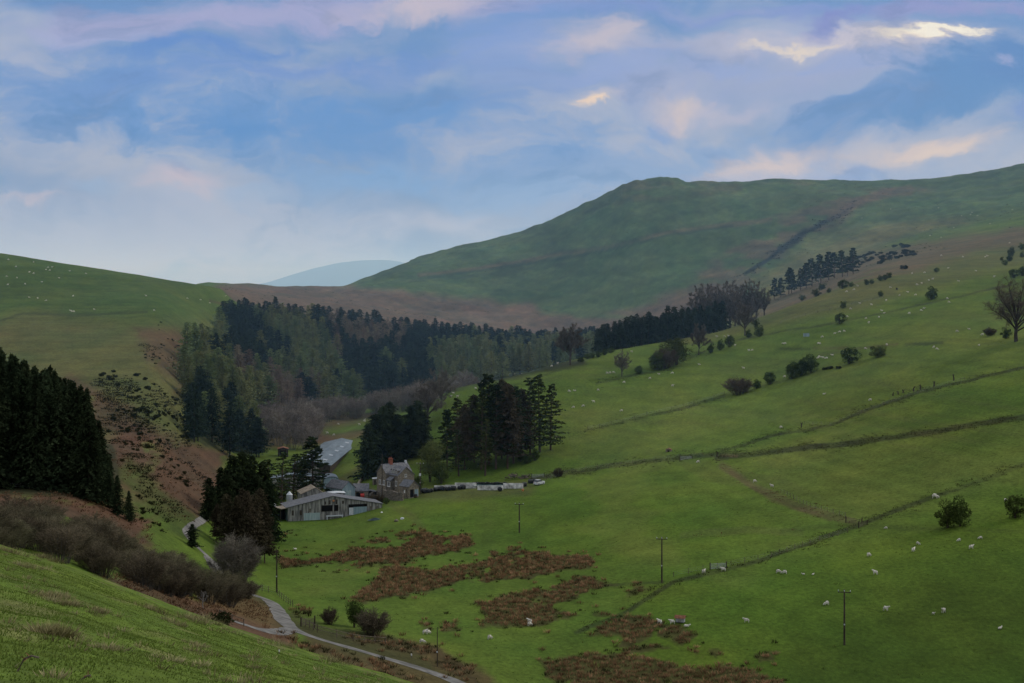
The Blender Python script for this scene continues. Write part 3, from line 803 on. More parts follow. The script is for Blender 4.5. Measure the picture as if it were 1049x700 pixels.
def leafy(seed, H=6., R=3., lumps=11, n=230, card=.38, stems=3, low=.15, flat=1.0):
    """rounded leafy bush or small tree, uneven outline, gaps between clumps"""
    rng = np.random.default_rng(seed)
    tr = MB(); out = []
    for i in range(stems):
        a = rng.random()*6.28
        tr.tube([(math.cos(a)*.15, math.sin(a)*.15, -.5), (math.cos(a)*R*.15, math.sin(a)*R*.15, H*.3), (math.cos(a)*R*.35, math.sin(a)*R*.35, H*.72)], [H*.02+.03, H*.015+.02, .03], 5)
    for i in range(lumps):
        ph = i*2.399+rng.normal()*.3; q = (i+.5)/lumps
        rr = R*.78*math.sqrt(max(0.05, 1-(2*q-1)**2))*(.45+.85*rng.random()); cz = H*(low+.12+(.72-low)*q)
        c = np.array([math.cos(ph)*rr, math.sin(ph)*rr, cz])
        tr.tube([(0, 0, H*.25), tuple(c)], [.06, .02], 3, cap=False)
        rad = R*(.24+.30*rng.random()); c = c*np.array([1, 1, .85+.3*rng.random()])+np.array([R*.12*q, 0, 0])
        d = rot_rows(rng.normal(size=(n, 3)))
        p = c+d*(rad*(.35+.7*rng.random(n)**.6))[:, None]*np.array([1, 1, .8*flat])
        p[:, 2] = np.maximum(p[:, 2], .05)
        tw_ = n//5; dt = rot_rows(rng.normal(size=(tw_, 3))+np.array([0, 0, .5])); out.append(kites(c+dt*rad*.5, dt, rad*(.8+.5*rng.random(tw_)), .05+card*.08, rng))
        out.append(kites(p, d*.8+rng.normal(size=(n, 3))*.8, card*(.6+.8*rng.random(n)), card*.62*(.6+.8*rng.random(n)), rng))
    return tr, np.vstack(out)

def scrub(seed, H=5.5, R=3.2, stems=26, tw=110, wid=.045, bud=.10):
    """leafless willow scrub: many stems from the ground, fine grey-brown twigs"""
    rng = np.random.default_rng(seed)
    tr = MB(); out = []
    for i in range(stems):
        ph = i*2.399+rng.normal()*.3; q = math.sqrt((i+.5)/stems)
        rr = R*q*(.8+.35*rng.random()); hh = H*(1-.42*q*q)*(.8+.3*rng.random())
        p0 = Vector((math.cos(ph)*rr*.35, math.sin(ph)*rr*.35, -.4)); p2 = Vector((math.cos(ph)*rr, math.sin(ph)*rr, hh))
        p1 = Vector((math.cos(ph)*rr*.6, math.sin(ph)*rr*.6, hh*.6))
        bend = lambda s: p0*(1-s)**2+p1*2*s*(1-s)+p2*s*s
        tr.tube([bend(s) for s in (0, .4, .8, 1)], [.07, .05, .03, .012], 3, cap=False)
        s = .22+.78*rng.random(tw)**.75
        base = np.array([bend(x) for x in s])+rng.normal(size=(tw, 3))*.18
        D = np.stack([np.cos(ph)+rng.normal(size=tw)*.8, np.sin(ph)+rng.normal(size=tw)*.8, .8+rng.normal(size=tw)*.5], 1)
        L = (.5+.9*rng.random(tw))*(H/5.5)
        out.append(kites(base, D, L, wid*(.6+.9*rng.random(tw)), rng))
        nb = tw
        bb = base[:nb]+rot_rows(D[:nb])*(L[:nb]*rng.random(nb))[:, None]
        out.append(kites(bb, rng.normal(size=(nb, 3)), bud*1.4, bud, rng))
    return tr, np.vstack(out)

M_BARK = mat_noise('bark', (.030, .024, .018), (.075, .062, .048), 2.0, rand=.2, stretch=(3, 3, .6))
M_BARKR = mat_noise('pine_bark', (.045, .030, .022), (.10, .068, .050), 1.5, rand=.2, stretch=(3, 3, .5))
M_GREYBARK = mat_noise('grey_bark', (.045, .040, .033), (.105, .095, .080), 2.0, rand=.2, stretch=(3, 3, .6))
M_SPRUCE = mat_leaf('spruce_needles', (.013, .020, .011), (.042, .058, .028), .35, .28, .012, .12)
M_BLUE = mat_leaf('plantation_needles', (.014, .023, .018), (.038, .058, .036), .3, .22, .015, .12)
M_LARCH = mat_leaf('larch_needles', (.105, .130, .052), (.20, .225, .095), .25, .25, .03, .25)
M_LARCHB = mat_leaf('bare_larch_twigs', (.125, .10, .072), (.235, .185, .125), .25, .25, .025, .2)
M_PINE = mat_leaf('pine_needles', (.016, .025, .011), (.042, .058, .022), .4, .22, .015, .15)
M_PINEG = mat_leaf('fresh_conifer_needles', (.026, .038, .013), (.066, .082, .026), .4, .2, .02, .22)
M_TWIG = mat_leaf('bare_twigs', (.085, .073, .060), (.175, .155, .128), .3, .2, .015, .1)
M_TWIGD = mat_leaf('dark_twigs', (.060, .047, .035), (.125, .098, .070), .3, .2, .015, .1)
M_SCRUB = mat_leaf('willow_twigs', (.070, .060, .038), (.145, .122, .076), .25, .22, .02, .15)
M_HAW = mat_leaf('hawthorn_leaves', (.034, .052, .014), (.085, .112, .034), .6, .25, .02, .25)
M_FRESHLEAF = mat_leaf('young_leaves', (.055, .075, .022), (.125, .145, .050), .4, .15, .01, .3)
M_GORSE = mat_leaf('gorse_spines', (.012, .016, .006), (.034, .040, .016), .8, .25, .02, .08)
M_DEADC = mat_leaf('withered_needles', (.034, .030, .019), (.080, .066, .042), .3, .2, .015, .12)

KINDS = {}
def kind(name, mats, gens, H, split=True):
    """mesh pairs (trunk, crown), or one joined mesh each, for the variants of a plant"""
    out = []
    for g in gens:
        tr, V = g
        if split: out.append((tr.mesh(name+'_trunk', (mats[0],)), quads_mesh(name+'_crown', V, mats[1])))
        else: out.append((join_mesh(name, tr, V, mats), None))
    KINDS[name] = (out, H)
kind('spruce', (M_BARK, M_SPRUCE), [conifer(s, 24, 4.3, 460, .04, .30, 6, .55, .40, .68, 0, .06) for s in (1, 2, 3, 4)], 24)
kind('darkconifer', (M_BARK, M_SPRUCE), [conifer(s, 20, 3.9, 380, .05, .12, 6, .60, .42, .45) for s in (5, 6, 7)], 20)
kind('plantation', (M_BARK, M_BLUE), [conifer(s, 17, 3.5, 200, .12, .22, 4, .62, .38, .46) for s in (11, 12, 13, 14)], 17, False)
kind('larch', (M_BARKR, M_LARCH), [conifer(s, 18, 3.5, 190, .15, .05, 4, .60, .38, .50, .12, .10) for s in (21, 22, 23)], 18, False)
kind('barelarch', (M_BARKR, M_LARCHB), [conifer(s, 18, 3.4, 190, .18, .05, 4, .46, .38, .48, .12, .12) for s in (24, 25, 26)], 18, False)
kind('browntree', (M_BARKR, M_DEADC), [conifer(s, 22, 4.2, 380, .16, .10, 6, .55, .40, .42, .05, .1) for s in (27, 28)], 22)
kind('pine', (M_BARKR, M_PINE), [pine(31, 24, 5.0, 62, .22, 42, .6, .75), pine(32, 24, 4.6, 66, .18, 42, .6, .75), pine(33, 24, 5.2, 58, .28, 44, .6, .75)], 24)
kind('layered', (M_BARKR, M_PINEG), [pine(36, 24, 6.2, 54, .12, 38, .28, .70, 4), pine(37, 24, 5.6, 56, .14, 36, .3, .70, 6)], 24)
kind('greenconifer', (M_BARKR, M_PINEG), [pine(41, 14, 2.9, 50, .14, 20, .5, .45, 4), pine(42, 14, 2.6, 46, .18, 20, .5, .45, 4)], 14)
kind('hillpine', (M_BARKR, M_PINE), [pine(44, 13, 3.3, 36, .18, 26, .6, .8, 2), pine(45, 13, 3.0, 36, .12, 26, .6, .8, 2), pine(46, 13, 3.7, 32, .25, 28, .6, .8, 2)], 13)
kind('bare', (M_GREYBARK, M_TWIG), [bare(s, 16, 6.2, 14, 10, 10, 5, .24, .10) for s in (51, 52, 53)], 16)
kind('baretall', (M_GREYBARK, M_TWIG), [bare(s, 22, 5.0, 16, 10, 10, 5, .22, .15) for s in (55, 56, 57)], 22)
kind('bareround', (M_BARK, M_TWIG), [bare(58, 15, 5.8, 16, 10, 11, 6, .30, .11), bare(59, 15, 5.6, 15, 10, 11, 6, .28, .11)], 15)
kind('bigbare', (M_BARK, M_TWIGD), [bare(60, 21, 8.2, 17, 12, 13, 5, .20, .04)], 21)
M_BRUSH = mat_leaf('grey_brush_twigs', (.12, .10, .085), (.22, .19, .155), .3, .2, .015, .1)
kind('greybrush', (M_GREYBARK, M_BRUSH), [scrub(s, 8, 4.6, 20, 60, .08, .22) for s in (61, 62, 63)], 8, False)
kind('willow', (M_GREYBARK, M_SCRUB), [scrub(s, 5.5, 3.4, 28, 120) for s in (64, 65, 66, 67)], 5.5)
kind('greywillow', (M_GREYBARK, M_BRUSH), [scrub(68, 8, 4.0, 46, 170, .05, .12)], 8)
kind('haw', (M_BARK, M_HAW), [leafy(s, 6, 2.8, 13, 150, .42, 4, .03) for s in (71, 72, 73, 74)], 6)
kind('hawtall', (M_BARK, M_HAW), [leafy(s, 9, 3.6, 16, 170, .45, 3, .12) for s in (75, 76)], 9)
kind('freshtree', (M_BARK, M_FRESHLEAF), [leafy(77, 13, 4.6, 18, 260, .5, 2, .1)], 13)
kind('brownbush', (M_BARK, M_TWIGD), [scrub(78, 5, 3.4, 34, 120, .05, .14), scrub(79, 5, 3.2, 30, 120, .05, .14)], 5)
kind('gorse', (M_BARK, M_GORSE), [leafy(s, 1.7, 1.25, 6, 90, .34, 2, .02) for s in (81, 82, 83)], 1.7, False)
kind('birch', (mat_noise('white_bark', (.13, .125, .115), (.26, .25, .235), 3), M_TWIG), [bare(85, 6, 1.8, 8, 5, 6, 3, .35, .03)], 6)
_cnt = {}
def plant(k, name, pos, h, label, cat, group=None, wide=1.0, sink=0.0):
    var, H = KINDS[k]
    i = _cnt.get(k, 0); _cnt[k] = i+1
    tr, cr = var[i % len(var)]
    s = h/H
    rz = RNG.random()*6.28
    pos = Vector(pos)-Vector((0, 0, sink))
    if cr is None:
        o = link(name, tr); o.location = pos; o.rotation_euler = (0, 0, rz); o.scale = (s*wide, s*wide, s)
    else:
        o = empty(name, pos, rz); o.scale = (s*wide, s*wide, s)
        link('trunk', tr, o); link('crown', cr, o)
    tag(o, label, cat, group)
    return o
def inside(p, poly):
    x, y = p; c = False; n = len(poly)
    for i in range(n):
        x1, y1 = poly[i]; x2, y2 = poly[(i+1) % n]
        if (y1 > y) != (y2 > y) and x < (x2-x1)*(y-y1)/(y2-y1)+x1: c = not c
    return c
def pxh(px, Y): return px*Y/F
def vground(u, Y): return HV-F*float(bil(Z, u, Y))/Y

# ------------------------------------------------------------------ the plantation across the valley head
Z_DARK = [[(222, 290), (310, 296), (335, 312), (420, 316), (610, 325), (610, 346), (520, 352), (430, 338), (340, 328), (300, 322), (228, 332)],
          [(232, 328), (285, 328), (285, 365), (250, 372), (232, 360)],
          [(352, 350), (440, 352), (446, 400), (380, 402), (352, 375)],
          [(405, 325), (500, 330), (500, 350), (420, 350)], [(196, 415), (240, 400), (262, 440), (240, 470), (190, 450)]]
Z_BROWN = [[(330, 320), (432, 326), (440, 354), (345, 352)], [(272, 374), (326, 380), (330, 425), (280, 428)], [(240, 355), (262, 360), (262, 380), (240, 380)]]
rw = np.random.default_rng(5)
PL_DARK = PL_LARCH = 0
rows = np.concatenate([np.arange(590, 760, 24), np.arange(762, 1090, 26)])
for Yr in rows:
    u = 188+rw.random()*6
    while u < 610:
        Y = Yr+rw.normal()*7
        b = pchip([150, 185, 200, 240, 270, 300, 345, 400, 450, 500, 570, 620], [520, 560, 545, 600, 670, 742, 790, 800, 850, 860, 900, 960], [u])[0]   # near edge
        t = pchip([150, 185, 215, 240, 300, 400, 500, 570, 620], [560, 640, 760, 940, 990, 1045, 1075, 1090, 1090], [u])[0]      # far edge
        if b <= Y <= t:
            h = (15.5+rw.normal()*1.1)*(1.12 if Y < 700 else 1.0)
            vm = vground(u, Y)-.62*h*F/Y
            dk = any(inside((u, vm), z) for z in Z_DARK); br = any(inside((u, vm), z) for z in Z_BROWN)
            if dk != (rw.random() < .10): k, nm, lb, g = 'plantation', 'spruce_tree', 'dark blue green spruce standing among the plantation trees at the valley head', 'dark spruces of the plantation'
            elif br: k, nm, lb, g = 'barelarch', 'larch_tree', 'brownish bare larch among the plantation trees at the valley head', 'brown larches of the plantation'
            else: k, nm, lb, g = 'larch', 'larch_tree', 'pale green larch coming into leaf in the plantation at the valley head', 'green larches of the plantation'
            cat = {'plantation': 'spruce', 'barelarch': 'bare larch', 'larch': 'green larch'}[k]
            plant(k, nm, at(u, Y), h, lb, cat, g, 1.1+rw.random()*.6)
        u += (9.3 if Y < 930 else 7.4)*(900/Y)**.7*(.75+.5*rw.random())
# the left lobe, lower and mixed
for i in range(30):
    u = 196+rw.random()*74; Y = 500+rw.random()*80
    v0 = vground(u, Y)
    if u > 268 or v0 > 470: continue
    if rw.random() < .62: plant('plantation', 'spruce_tree', at(u, Y), 13+rw.random()*5, 'dark spruce in the mixed wood at the foot of the left hillside', 'spruce', 'dark trees of the mixed wood', 1.2)
    else: plant('larch', 'larch_tree', at(u, Y), 12+rw.random()*6, 'green larch in the mixed wood at the foot of the left hillside', 'green larch', 'green trees of the mixed wood', 1.25)
# grey leafless brush along the stream at the front of the wood
for i in range(46):
    u = 292+rw.random()*192; 
    Y = pchip([290, 345, 400, 450, 490], [640, 700, 730, 760, 790], [u])[0]+rw.random()*55
    plant('greybrush', 'bare_tree', at(u, Y), 8.5+rw.random()*3.5, 'grey leafless tree in the belt along the stream before the plantation', 'bare tree', 'leafless trees along the stream', 1.0)
for i in range(16):
    u = 262+rw.random()*66; Y = 580+rw.random()*80
    plant('greybrush', 'bare_tree', at(u, Y), 8+rw.random()*5, 'brownish leafless tree in the hollow left of the long grey barn', 'bare tree', 'leafless trees in the hollow behind the farm', .9)

# dark block on the crest
for r_, Yo in enumerate((8, 26, 46)):
    u = 612+r_*2.2
    while u < 742:
        Y = pchip([610, 640, 700, 742], [672, 690, 722, 746], [u])[0]+Yo+rw.normal()*2
        h = 12.4+rw.normal()*1.2+(u-612)/130*1.6
        plant('plantation', 'spruce_tree', at(u, Y), h, 'blue green spruce in the dense dark block on the field crest', 'spruce', 'spruces of the dark block on the crest', 1.15)
        u += 6.6*(.8+.4*rw.random())
# dark block at the left edge, above the bracken
tops = ([-30, 0, 20, 37, 54, 64, 76, 89, 99, 108, 118], [352, 356, 363, 373, 371, 389, 383, 400, 424, 452, 482])
for Yr, step in ((292, 11), (303, 10), (316, 11), (332, 12), (348, 13)):
    u = -32+rw.random()*8
    while u < 116:
        Y = Yr+rw.normal()*3
        vt = np.interp(u, *tops)+abs(rw.normal())*9+(330-Y)*.20
        h = (vground(u, Y)-vt)*Y/F
        if h > 4: plant('spruce', 'spruce_tree', at(u, Y), h, 'tall blackish spruce in the dense stand at the left edge above the bracken', 'spruce', 'spruces of the dark stand on the left', 1.0+.25*rw.random())
        u += step*(.75+.5*rw.random())
plant('spruce', 'spruce_tree', at(120, 290), 7.2, 'smaller dark spruce just outside the right end of the dark left stand', 'spruce', None, 1.2)
plant('spruce', 'spruce_tree', at(132, 292), 5.6, 'young spruce standing alone downhill of the dark left stand', 'spruce', None, 1.25)
plant('darkconifer', 'spruce_tree', at(197, 312), 4.6, 'low bushy dark conifer beside the bend of the lane', 'conifer', None, 1.35)

# clump between the lane and the farm
for u, Y, vt in ((214, 372, 489), (226, 388, 478), (238, 394, 466), (248, 398, 462), (258, 402, 466), (269, 398, 472), (275, 392, 490), (218, 380, 500), (232, 385, 480), (263, 390, 486)):
    plant('darkconifer', 'conifer_tree', at(u, Y), pxh(vground(u, Y)-vt, Y), 'dark green conifer at the back of the clump beside the farm lane', 'conifer', 'dark conifers of the clump left of the barn', .95)
for u, Y, vt in ((222, 345, 516), (232, 341, 506), (243, 340, 508), (253, 342, 503), (262, 345, 506), (271, 348, 515), (248, 348, 500), (266, 352, 500)):
    plant('browntree', 'conifer_tree', at(u, Y), pxh(vground(u, Y)-vt, Y), 'withered brown conifer with bare lower trunk at the front of the clump beside the lane', 'conifer', 'brown conifers of the clump left of the barn', .9)
plant('greywillow', 'willow_tree', at(243, 293), 8.4, 'rounded grey leafless willow beside the lane below the brown conifers', 'willow', None, 1.05)
plant('birch', 'birch_tree', at(208, 214), 2.6, 'small bare white stemmed tree on the bracken bank', 'birch')
plant('brownbush', 'bush', at(252, 276), 2.8, 'low dark bush at the foot of the grey willow by the lane', 'bush', None, 1.3)
plant('gorse', 'gorse_bush', at(226, 190), 1.6, 'dark gorse bush on the edge of the near grass slope', 'gorse', None, 1.3)
# willow scrub in the dip beyond the near slope
for i in range(70):
    u = -45+rw.random()*285
    lo_ = pchip([-50, 0, 100, 170, 240], [158, 165, 180, 206, 245], [u])[0]; hi_ = pchip([-50, 0, 100, 170, 240], [200, 208, 226, 250, 280], [u])[0]
    Y = lo_+(hi_-lo_)*rw.random()
    plant('willow', 'willow_bush', at(u, Y), 3.0+rw.random()*1.3, 'grey brown leafless willow in the thicket beyond the near grass slope', 'willow bush', 'leafless willow thicket', 1.25)

# around the farm
plant('pine', 'pine_tree', at(320.5, 470), 19.2, 'tall dark pine with ragged level branches in front of the long grey roof', 'pine', None, 1.25)
for u, Y, h, l in ((276, 466, 12.0, 'green conifer furthest left behind the long weathered barn'), (288, 462, 14.2, 'green conifer rising behind the feed silo'), (300, 468, 13.2, 'slim green conifer next left of the tall dark pine'), (309, 474, 12.4, 'green conifer close against the left side of the tall dark pine')):
    plant('greenconifer', 'conifer_tree', at(u, Y), h*1.12, l, 'conifer', None, 1.35)
for u, Y, vt in ((377, 505, 434), (384, 515, 424), (392, 520, 416), (399, 524, 411), (408, 522, 424), (415, 526, 434), (421, 526, 415), (428, 528, 410), (434, 522, 422), (404, 506, 438)):
    plant('darkconifer', 'conifer_tree', at(u, Y), pxh(vground(u, Y)-vt, Y), 'dense dark conifer in the paired clump behind the farmhouse', 'conifer', 'dark conifers behind the farmhouse', 1.15)
plant('bare', 'bare_tree', at(438, 560), 16, 'grey leafless tree behind the dark clump at the farmhouse', 'bare tree')
plant('bare', 'bare_tree', at(452, 575), 14, 'smaller grey leafless tree half hidden by the farm grove', 'bare tree')
plant('freshtree', 'leafy_tree', at(441, 486), 12.4, 'yellow green leafy tree beside the gable of the farmhouse', 'leafy tree', None, .9)
plant('haw', 'bush', at(452, 482), 6.5, 'mid green bush between the leafy tree and the silage wall', 'bush', None, .9)
for u, Y, vt, k in ((458, 500, 420, 'pine'), (467, 506, 408, 'layered'), (476, 500, 414, 'browntree'), (486, 508, 404, 'browntree'), (493, 500, 400, 'layered'), (501, 506, 384, 'pine'), (508, 500, 396, 'pine'), (514, 512, 388, 'browntree'),
                    (520, 500, 392, 'browntree'), (526, 506, 396, 'pine'), (534, 510, 398, 'browntree'), (480, 518, 420, 'layered'), (470, 492, 440, 'greenconifer'), (497, 492, 430, 'greenconifer')):
    lb = {'pine': 'dark tall pine in the grove behind the white silage wall', 'layered': 'fresh green conifer in the grove behind the white silage wall', 'browntree': 'brown sparse conifer in the grove behind the white silage wall', 'greenconifer': 'low green conifer at the near edge of the farm grove'}[k]
    plant(k, 'pine_tree' if k == 'pine' else 'conifer_tree', at(u, Y), pxh(vground(u, Y)-vt, Y), lb, 'pine' if k == 'pine' else 'conifer', {'pine': 'pines of the farm grove', 'layered': 'green conifers of the farm grove', 'browntree': 'brown conifers of the farm grove', 'greenconifer': 'low conifers of the farm grove'}[k], 1.0)
for u, Y, vt, l in ((543, 512, 388, 'left of the three layered conifers at the right end of the grove'), (553, 518, 384, 'tallest of the three layered conifers at the right end of the grove'), (564, 520, 394, 'rightmost wide spreading conifer of the farm grove above the field')):
    plant('layered', 'conifer_tree', at(u, Y), pxh(vground(u, Y)-vt, Y), l, 'conifer', None, 1.0)
for u, Y in ((533, 508), (540, 505), (548, 508)):
    plant('haw', 'bush', at(u, Y), 3.5, 'dark undergrowth bush at the foot of the grove by the field', 'bush', 'undergrowth of the farm grove', 1.0)

for u, Y, h, k, l in ((389, 456, 2.4, 'brownbush', 'brown bramble below the garden wall of the farmhouse'), (396, 452, 1.8, 'haw', 'green bush on the bank below the garden wall'), (383, 462, 1.9, 'brownbush', 'brown bush between the barn end and the stone wall'),
                      (333, 468, 3.6, 'brownbush', 'bare bush between the tan roofed shed and the blue green gable'), (427, 476, 4.2, 'haw', 'green bush behind the outhouse of the farmhouse'), (372, 482, 2.6, 'haw', 'dark bush behind the stone shed'), (399, 486, 4.5, 'darkconifer', 'small dark conifer close behind the farmhouse'), (289, 474, 5.5, 'haw', 'green bush at the back of the feed silo')):
    plant(k, 'conifer_tree' if k == 'darkconifer' else 'bush', at(u, Y), h, l, 'conifer' if k == 'darkconifer' else 'bush', None, 1.1)
# trees along the crest and on the right-hand fields: u, v of foot, height in pixels, kind, label
def on(u, v, px, k, nm, lb, cat, g=None, wide=1.0, ymin=330, ymax=1200):
    p = spot(u, v, ymin, ymax)
    return plant(k, nm, p, pxh(px, p.y), lb, cat, g, wide, .1)
on(584, 374, 41, 'bareround', 'bare_tree', 'round leafless tree alone on the crest left of the dark spruce block', 'bare tree', None, 1.0)
on(637, 386, 27, 'bare', 'bare_tree', 'leafless tree on the hedge line below the left end of the dark block', 'bare tree', None, .9)
on(654, 383, 9, 'haw', 'bush', 'small dark bush between the bare tree and the twin bushes on the hedge line', 'bush')
on(672, 379, 19, 'haw', 'hawthorn', 'left hand low spreading thorn of the pair on the hedge line', 'hawthorn', None, 1.1)
on(681, 377, 20, 'brownbush', 'bush', 'brownish bush between the two thorns on the hedge line', 'bush', None, 1.0)
on(693, 374, 29, 'hawtall', 'hawthorn', 'tallest green thorn of the hedge line in front of the dark block', 'hawthorn', None, 1.15)
on(716, 364, 31, 'bareround', 'bare_tree', 'brown round headed tree on a tall stem in front of the dark block', 'bare tree', None, .85)
for u, v, h, l in ((728, 362, 10, 'leftmost of three small green bushes right of the round headed tree'), (738, 359, 11, 'middle of three small green bushes right of the round headed tree'), (747, 356, 13, 'rightmost of three small green bushes right of the round headed tree')):
    on(u, v, h, 'haw', 'bush', l, 'bush', None, .8)
on(763, 344, 34, 'bare', 'bare_tree', 'wide leafless tree at the right end of the dark block', 'bare tree', None, 1.0)
on(778, 345, 12, 'haw', 'bush', 'green bush just right of the wide leafless tree', 'bush')
on(774, 335, 8, 'haw', 'bush', 'small bush above the wide leafless tree', 'bush')
on(767, 346, 8, 'haw', 'bush', 'low bush under the wide leafless tree', 'bush')
for u, v in ((602, 368), (607, 367), (613, 366), (619, 364), (625, 362), (595, 371)):
    on(u, v, 6, 'haw', 'bush', 'low bush in the short hedge left of the dark spruce block', 'bush', 'bushes of the short hedge on the crest', 1.3)
for u, Y, px in ((714, 850, 40), (722, 845, 44), (731, 858, 46), (739, 850, 42), (748, 860, 47), (757, 868, 44), (766, 870, 47), (775, 872, 46), (783, 876, 40), (727, 872, 40), (753, 845, 36), (770, 850, 30)):
    Y -= 45; plant('baretall', 'bare_tree', at(u, Y), pxh(vground(u, Y)-333+px, Y), 'tall leafless tree in the grey brown row behind the dark block', 'bare tree', 'tall leafless trees behind the dark block', 1.0)
for u, v, px in ((793, 304, 22), (800, 302, 20), (808, 300, 27), (811, 297, 25), (826, 294, 26), (832, 292, 28), (841, 290, 29), (849, 287, 29), (855, 285, 26), (863, 284, 27), (874, 281, 27), (868, 283, 20), (820, 297, 22)):
    on(u, v, px, 'hillpine', 'pine_tree', 'dark open pine in the line climbing from the leafless trees up the hill', 'pine', 'pines in the line on the hill', 1.0, 700, 1100)
for u, v, px in ((836, 304, 8), (849, 300, 5), (863, 296, 10), (842, 297, 7), (822, 308, 6), (872, 294, 5)):
    on(u, v, px, 'haw', 'bush', 'small bush below the line of hill pines', 'bush', 'bushes below the hill pines', 1.2, 600, 1000)
on(860, 332, 12, 'haw', 'hawthorn', 'round dark thorn alone on the green pasture below the hill pines', 'hawthorn', None, 1.0)
on(864, 316, 8, 'haw', 'hawthorn', 'small dark thorn just above the round one on the pasture', 'hawthorn', None, .9)
on(902, 304, 6, 'haw', 'hawthorn', 'small thorn between the hedge scrap and the round headed thorn', 'hawthorn')
on(954, 307, 13, 'haw', 'hawthorn', 'spreading thorn standing alone high on the right pasture', 'hawthorn', None, 1.15)
on(959, 279, 5, 'haw', 'hawthorn', 'dark thorn high on the pale pasture beneath the gorse patch', 'hawthorn', None, 1.2)
on(926, 276, 4, 'gorse', 'gorse_bush', 'dark low gorse right under the gorse patch on the hill', 'gorse', None, 1.5)
for u, v, px in ((888, 292, 6), (893, 291, 5), (902, 288, 6), (907, 287, 6), (911, 285, 6)):
    on(u, v, px, 'haw', 'bush', 'bush in the hedge scrap on the pale pasture', 'bush', 'bushes of the hedge scrap on the pale pasture', 1.1)
for u, v, px, l in ((1036, 262, 9, 'upper thorn of the cluster near the right edge on the high pasture'), (1034, 268, 8, 'middle thorn of the cluster near the right edge'), (1030, 272, 6, 'lowest thorn of the cluster near the right edge'), (1026, 267, 4, 'smallest thorn of the cluster near the right edge'),
                    (1047, 256, 7, 'topmost thorn at the right edge of the high pasture'), (1047, 264, 6, 'thorn below the topmost one at the right edge'), (1038, 285, 10, 'left thorn of the pair just above the great bare tree'), (1047, 283, 11, 'right thorn of the pair just above the great bare tree')):
    on(u, v, px, 'haw', 'hawthorn', l, 'hawthorn', None, 1.0)
on(1041, 350, 68, 'bigbare', 'bare_tree', 'great leafless tree with a wide crown at the right edge', 'bare tree', None, 1.3)
on(1014, 344, 8, 'brownbush', 'bush', 'low brown bush left of the great leafless tree', 'bush', None, 1.4)
on(1031, 347, 11, 'haw', 'bush', 'dark bush at the foot of the great leafless tree', 'bush')
on(757, 404, 17, 'brownbush', 'bush', 'wide brown leafless bush at the lower end of the hedge line', 'bush', None, 1.35)
on(775, 398, 9, 'haw', 'bush', 'small bush joining the brown bush and the next thorn', 'bush', None, 1.2)
on(789, 394, 14, 'haw', 'hawthorn', 'green thorn right of the wide brown bush', 'hawthorn', None, 1.0)
on(811, 388, 18, 'haw', 'hawthorn', 'left thorn of the thick trio on the hedge line', 'hawthorn', None, 1.0)
on(821, 385, 18, 'haw', 'hawthorn', 'middle thorn of the thick trio on the hedge line', 'hawthorn', None, 1.0)
on(831, 382, 18, 'haw', 'hawthorn', 'right thorn of the thick trio on the hedge line', 'hawthorn', None, 1.05)
on(870, 373, 18, 'haw', 'hawthorn', 'fan shaped thorn right of the thick trio', 'hawthorn', None, 1.05)
on(900, 366, 12, 'haw', 'hawthorn', 'low wide thorn furthest right on the hedge line', 'hawthorn', None, 1.6)
for u, v, px in ((845, 379, 3), (851, 378, 3), (859, 378, 3)):
    on(u, v, px, 'gorse', 'gorse_bush', 'scrap of low gorse on the hedge line between the thorns', 'gorse', 'scraps of gorse between the thorns', 1.4)
on(971, 556, 27, 'haw', 'hawthorn', 'dark thorn on the left of the joined pair in the near right field', 'hawthorn', None, .9)
on(984, 555, 29, 'haw', 'hawthorn', 'dark thorn on the right of the joined pair in the near right field', 'hawthorn', None, .9)
on(1040, 547, 25, 'haw', 'hawthorn', 'dark thorn at the right edge beside the joined pair', 'hawthorn', None, .9)
on(572, 489, 9, 'brownbush', 'bush', 'brown bush at the left end of the field wall', 'bush', None, 1.0)
on(363, 643, 30, 'hawtall', 'bush', 'tall green bush beside the lane fence', 'bush', None, .75, 200, 330)
on(381, 651, 26, 'brownbush', 'bush', 'wide brown bush right of the green one beside the lane fence', 'bush', None, 1.1, 200, 330)
on(338, 640, 17, 'brownbush', 'bush', 'small bare bush left of the green one beside the lane fence', 'bush', None, .9, 200, 330)
